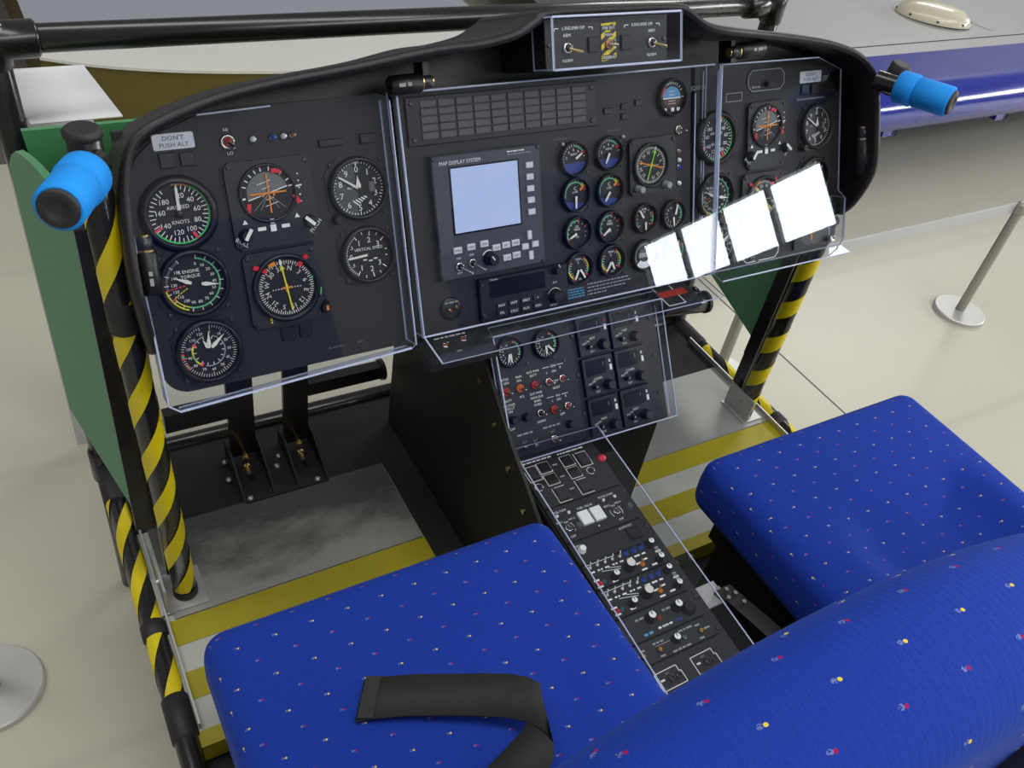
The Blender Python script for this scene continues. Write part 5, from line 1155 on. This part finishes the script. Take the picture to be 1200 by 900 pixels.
    o, ox, oy = module('jack_panel', -.3395, -.40, 'panel_black'); q = MB()
    for x0 in (-.1175, -.0600):
        p = [(x0, -.3752), (x0, -.3515), (x0 + .0345, -.3508), (x0 + .0345, -.3590), (x0 + .0375, -.3590), (x0 + .0375, -.3745)]
        for i in range(6): q.line(p[i][0] + ox, p[i][1] + oy, p[(i + 1) % 6][0] + ox, p[(i + 1) % 6][1] + oy, .0011, Z + .0002, 'offwhite')
        q.dashes(x0 + .004 + ox, -.362 + oy, .006, .0024, Z + .0002, 'offwhite'); q.text('MIC', x0 + .018 + ox, -.3560 + oy, .0028, Z + .0002, 'mark_grey')
        for x in (x0 + .019, x0 + .0295): place('jack_socket', 'jack', lambda m: m.lathe([(.0048, 0), (.0048, .004), (.0036, .0045), (.0028, .0035), (.0026, .0005), (0, .0005)], 'screw', 16), o, x + ox, -.3640 + oy, Z)
    q.build('lettering', o)
    q = MB(); q.box(-.1235, -.0015, -.60, -.401, 0, .003, 'panel_black'); q.build('blank_panel', t, LW)
    for y in (-.095, -.115, -.145, -.158, -.180, -.205, -.222, -.25, -.28, -.33): screw(t, 0, 0, 0, .0040).matrix_local = LW @ Matrix.Translation((.0060, y, 0))
    # covers over the console
    D = I
    c = thing('console_radio_cover', 'clear acrylic cover over the slanted upper console', 'cover', X=UF)
    sheet(c, 'cover_face', [(-.1315, -.188), (.166, -.1905), (.1665, -.003), (-.1320, -.002)], .018, .0026)
    for a, b in (((-.1315, -.188), (-.132, -.002)), ((-.132, -.002), (.1665, -.003)), ((.1665, -.003), (.166, -.1905)), ((.022, -.189), (.166, -.1905)), ((-.1315, -.188), (.022, -.189))): edgebar(c, (*a, .0193), (*b, .0193), .0024)
    wallstrip(c, [(-.132, -.002, .018), (.1665, -.003, .018)], (0, .012, -.012)); wallstrip(c, [(-.132, -.002, .018), (-.1315, -.188, .018)], (0, 0, -.018))
    wallstrip(c, [(.1665, -.003, .018), (.166, -.19, .018)], (0.0, 0, -.018))
    c = thing('console_arm_cover', 'long clear acrylic strip cover over the lower console arm', 'cover', X=LF)
    sheet(c, 'cover_face', [(-.1255, -.39), (.0215, -.39), (.0225, .012), (-.1255, .016)], .020, .0026)
    for a, b in (((-.1255, -.39), (-.1255, .016)), ((.0215, -.39), (.0225, .012))): edgebar(c, (*a, .0213), (*b, .0213), .0024)
console()

# bracket and lever right of the console arm
t = thing('lever_bracket', 'small steel bracket with black lever beside the console arm', 'bracket', (0.045, 0.41, 0.30))
q = MB(); q.box(-.030, .010, -.006, .028, .275, .279, 'steel'); q.box(-.030, -.027, -.006, .028, .255, .279, 'steel'); q.build('plate', t)
q = MB(); q.add([(x, y, z) for x, y, z in ((-.004, .01, .262), (.022, .01, .262), (.048, -.10, .262), (.020, -.10, .262), (-.004, .01, .288), (.022, .01, .288), (.048, -.10, .288), (.020, -.10, .288))], [(3, 2, 1, 0), (4, 5, 6, 7), (0, 1, 5, 4), (1, 2, 6, 5), (2, 3, 7, 6), (3, 0, 4, 7)], 'bezel_black'); q.box(.006, .016, -.10, -.085, 0, .265, 'bezel_black'); q.box(-.02, -.005, .005, .02, 0, .275, 'box_black'); q.build('lever', t)
for x, y in ((.0, .012), (.010, .006), (.018, -.004), (.004, -.006), (.020, -.020)):
    q = MB(); q.cyl((x, y - .002, .288), (x, y - .002, .292), .003, 'chrome', 8); q.build('bolt', t)

# ------------------------------------------------------------------ seats
def seat(xc, label, group, dip):
    t = thing('pilot_seat', label, 'seat', (xc, 0.33, 0.30), group)
    hx, hy, hz = .2285, .2375, .052; v, f = rbox(hx, hy, hz, .026, 26, 6); w = []
    sms = lambda e0, e1, x: (lambda q: q * q * (3 - 2 * q))(max(0.0, min(1.0, (x - e0) / (e1 - e0))))
    for p in v:
        x, y, z = p; nx, ny = x / hx, y / hy
        if z > 0: z += .010 * (1 - nx * nx) * (1 - ny * ny) - dip * sms(-.72, -.30, nx) * sms(-.80, -.45, -nx) * sms(-.45, .05, -ny) * (z / hz)
        bul = 1 + .02 * (1 - (z / hz) ** 2)
        w.append((x * bul, y * bul, z))
    q = MB(); q.uv = boxuv; q.add(w, f, 'fabric', None, True); c = q.build('seat_cushion', t, (0, .025, .2925))
    for sx in (-1, 1):
        pts = [(sx * (hx - .0045), -hy + .05 + (2 * hy - .10) * i / 14, hz - .015) for i in range(15)]
        q = MB(); q.tube(pts, .0028, 'fabric', 8); q.uv = boxuv; q.build('piping', c)
    hx, hy, hz = .2285, .048, .29; v, f = rbox(hx, hy, hz, .044, 14, 7); w = []
    for p in v:
        x, y, z = p
        if z > 0: z -= (0.95 * (x - .045) ** 2 + .002) * (z / hz)
        y += .020 * (1 - abs(x / hx) ** 2) * (.3 + .7 * max(0, 1 - abs(z / hz)))
        w.append((x, y, z))
    q = MB(); q.uv = boxuv; q.add(w, f, 'fabric_ribbed', None, True); q.build('backrest', t, (0, -.2540, .6215))
    q = MB(); q.box(-.20, .20, -.20, .22, .19, .238, 'box_black'); q.build('seat_pan', t)
    for sx in (-1, 1):
        q = MB(); q.box(sx * .17 - .015, sx * .17 + .015, -.19, .21, .0, .19, 'box_black'); q.build('seat_rail', t)
        q = MB(); q.box(sx * .15 - .012, sx * .15 + .012, -.31, -.29, .02, .80, 'tube_black'); q.build('back_tube', t)
        q = MB(); q.box(sx * .15 - .012, sx * .15 + .012, -.31, -.19, .02, .045, 'tube_black'); q.build('back_foot', t)
seat(-.3705, 'blue dotted fabric seat on the left with a black strap across it', 'pilot seats', .008)
seat(.3705, 'blue dotted fabric seat on the right of the console', 'pilot seats', .030)

# loose black strap across the left seat
def strap():
    cl = [(-.4725, .4365, .655), (-.455, .431, .6575), (-.42, .4165, .661), (-.38, .397, .664), (-.35, .381, .6675), (-.33, .368, .672), (-.315, .352, .679), (-.308, .336, .684), (-.309, .322, .682), (-.318, .312, .676), (-.335, .302, .670), (-.36, .293, .667), (-.40, .280, .665), (-.43, .268, .662)]
    nrm = []
    n = len(cl); q = MB(); v = []
    for i, p in enumerate(cl):
        a = Vector(cl[max(i - 1, 0)]); b = Vector(cl[min(i + 1, n - 1)]); d = (b - a); 
        g = min(1.0, i / 7) if i < 8 else 1.0
        k = i / (n - 1)
        side = Vector((.55, .83, 0)).lerp(Vector((.40, .88, .18)), min(1, max(0, (i - 3) / 4))) if i < 8 else Vector((.40, .88, .18)).lerp(Vector((-.25, .95, .0)), min(1, (i - 7) / 4))
        side = side.normalized() * .0245; p = Vector(p)
        v += [p - side, p + side]
    o = Vector((-.40, .37, .65)); v = [p - o for p in v]
    m = len(v); v2 = [p + Vector((0, 0, .0016)) for p in v]
    f = [(2 * i, 2 * i + 2, 2 * i + 3, 2 * i + 1) for i in range(n - 1)]
    f = [tuple(reversed(x)) for x in f] + [tuple(m + k for k in x) for x in f] + [(2 * i, 2 * i + 2, m + 2 * i + 2, m + 2 * i) for i in range(n - 1)] + [(2 * i + 3, 2 * i + 1, m + 2 * i + 1, m + 2 * i + 3) for i in range(n - 1)] + [(0, 1, m + 1, m)]
    t = thing('webbing_strap', 'black webbing strap lying folded across the left seat cushion', 'strap', tuple(o))
    q.add(v + v2, f, 'strap_black', None, True); q.build('webbing', t)
    q = MB(); a, b = v2[2], v2[3]; d = (v2[4] - v2[2]).normalized()
    e = [a + Vector((0, 0, .0004)), b + Vector((0, 0, .0004)), b - d * .0165 + Vector((0, 0, .0016)), a - d * .0165 + Vector((0, 0, .0016))]
    q.add(e + [p + Vector((0, 0, .0018)) for p in e], [(4, 5, 6, 7), (0, 1, 5, 4), (1, 2, 6, 5), (2, 3, 7, 6), (3, 0, 4, 7)], 'strap_black'); q.build('stitched_hem', t)
strap()

# ------------------------------------------------------------------ pedals in the left and right footwells
def pedals(xc, label):
    t = thing('pedal_unit', label, 'pedals', (xc, 1.06, FZ), 'rudder pedal units')
    q = MB(); q.cbox(0, 0, .145, .125, .002, .006, 'box_black'); q.build('base_plate', t)
    for x in (-.0475, .0475):
        q = MB(); q.box(x - .022, x + .022, .034, .042, .02, .26, 'tube_black'); q.build('pedal_arm', t)
        for sx in (-.026, .026):
            q = MB(); q.add([(x + sx - .002, y, z) for y, z in ((-.06, .006), (.055, .006), (.055, .046), (.02, .046))] + [(x + sx + .002, y, z) for y, z in ((-.06, .006), (.055, .006), (.055, .046), (.02, .046))], [(0, 1, 2, 3), (7, 6, 5, 4), (0, 4, 5, 1), (1, 5, 6, 2), (2, 6, 7, 3), (3, 7, 4, 0)], 'box_black'); q.build('bracket', t)
        q = MB(); q.cyl((x, .040, .034), (x - .004, .012, .040), .0036, 'brass', 10); q.cyl((x, .045, .033), (x, .040, .034), .0075, 'brass', 8); q.cyl((x - .004, .012, .040), (x - .005, .006, .041), .006, 'brass', 8); q.build('adjuster_bolt', t)
        q = MB(); q.cyl((x - .006, -.008, .030), (x - .007, -.020, .032), .004, 'brass', 10); q.cyl((x - .006, -.003, .030), (x - .006, -.008, .030), .0075, 'brass', 8); q.build('adjuster_bolt', t)
    for x, y in ((-.08, .04), (-.085, -.002), (-.064, -.055), (.055, -.055), (.0, .0), (.01, .022), (.078, .03)):
        q = MB(); q.lathe([(.005, 0), (.005, .003), (0, .004)], 'steel', 10); q.build('bolt', t, (x, y, .006))
    q = MB(); q.box(-.17, -.069, .030, .050, .120, .158, 'tube_black'); q.build('cross_beam', t)
    q = MB(); q.box(.069, .21, .030, .050, .128, .155, 'tube_black'); q.cyl((.205, .04, .141), (.212, .04, .141), .020, 'tube_black', 18); q.build('cross_beam', t)
pedals(-.3675, 'black rudder pedal brackets with brass bolts in the left footwell')
pedals(.3675, 'black rudder pedal brackets in the right footwell behind the console')
q = MB(); q.cyl((.20, .86, .715), (.315, .845, .712), .018, 'tube_black', 22, bev=.003); q.cyl((.312, .845, .712), (.318, .845, .712), .0195, 'rubber', 22); q.cyl((.21, .86, .72), (.21, .98, .80), .014, 'tube_black', 16)
tag(q.build('stub_tube'), 'short black tube stub under the right end of the centre section', 'tube')
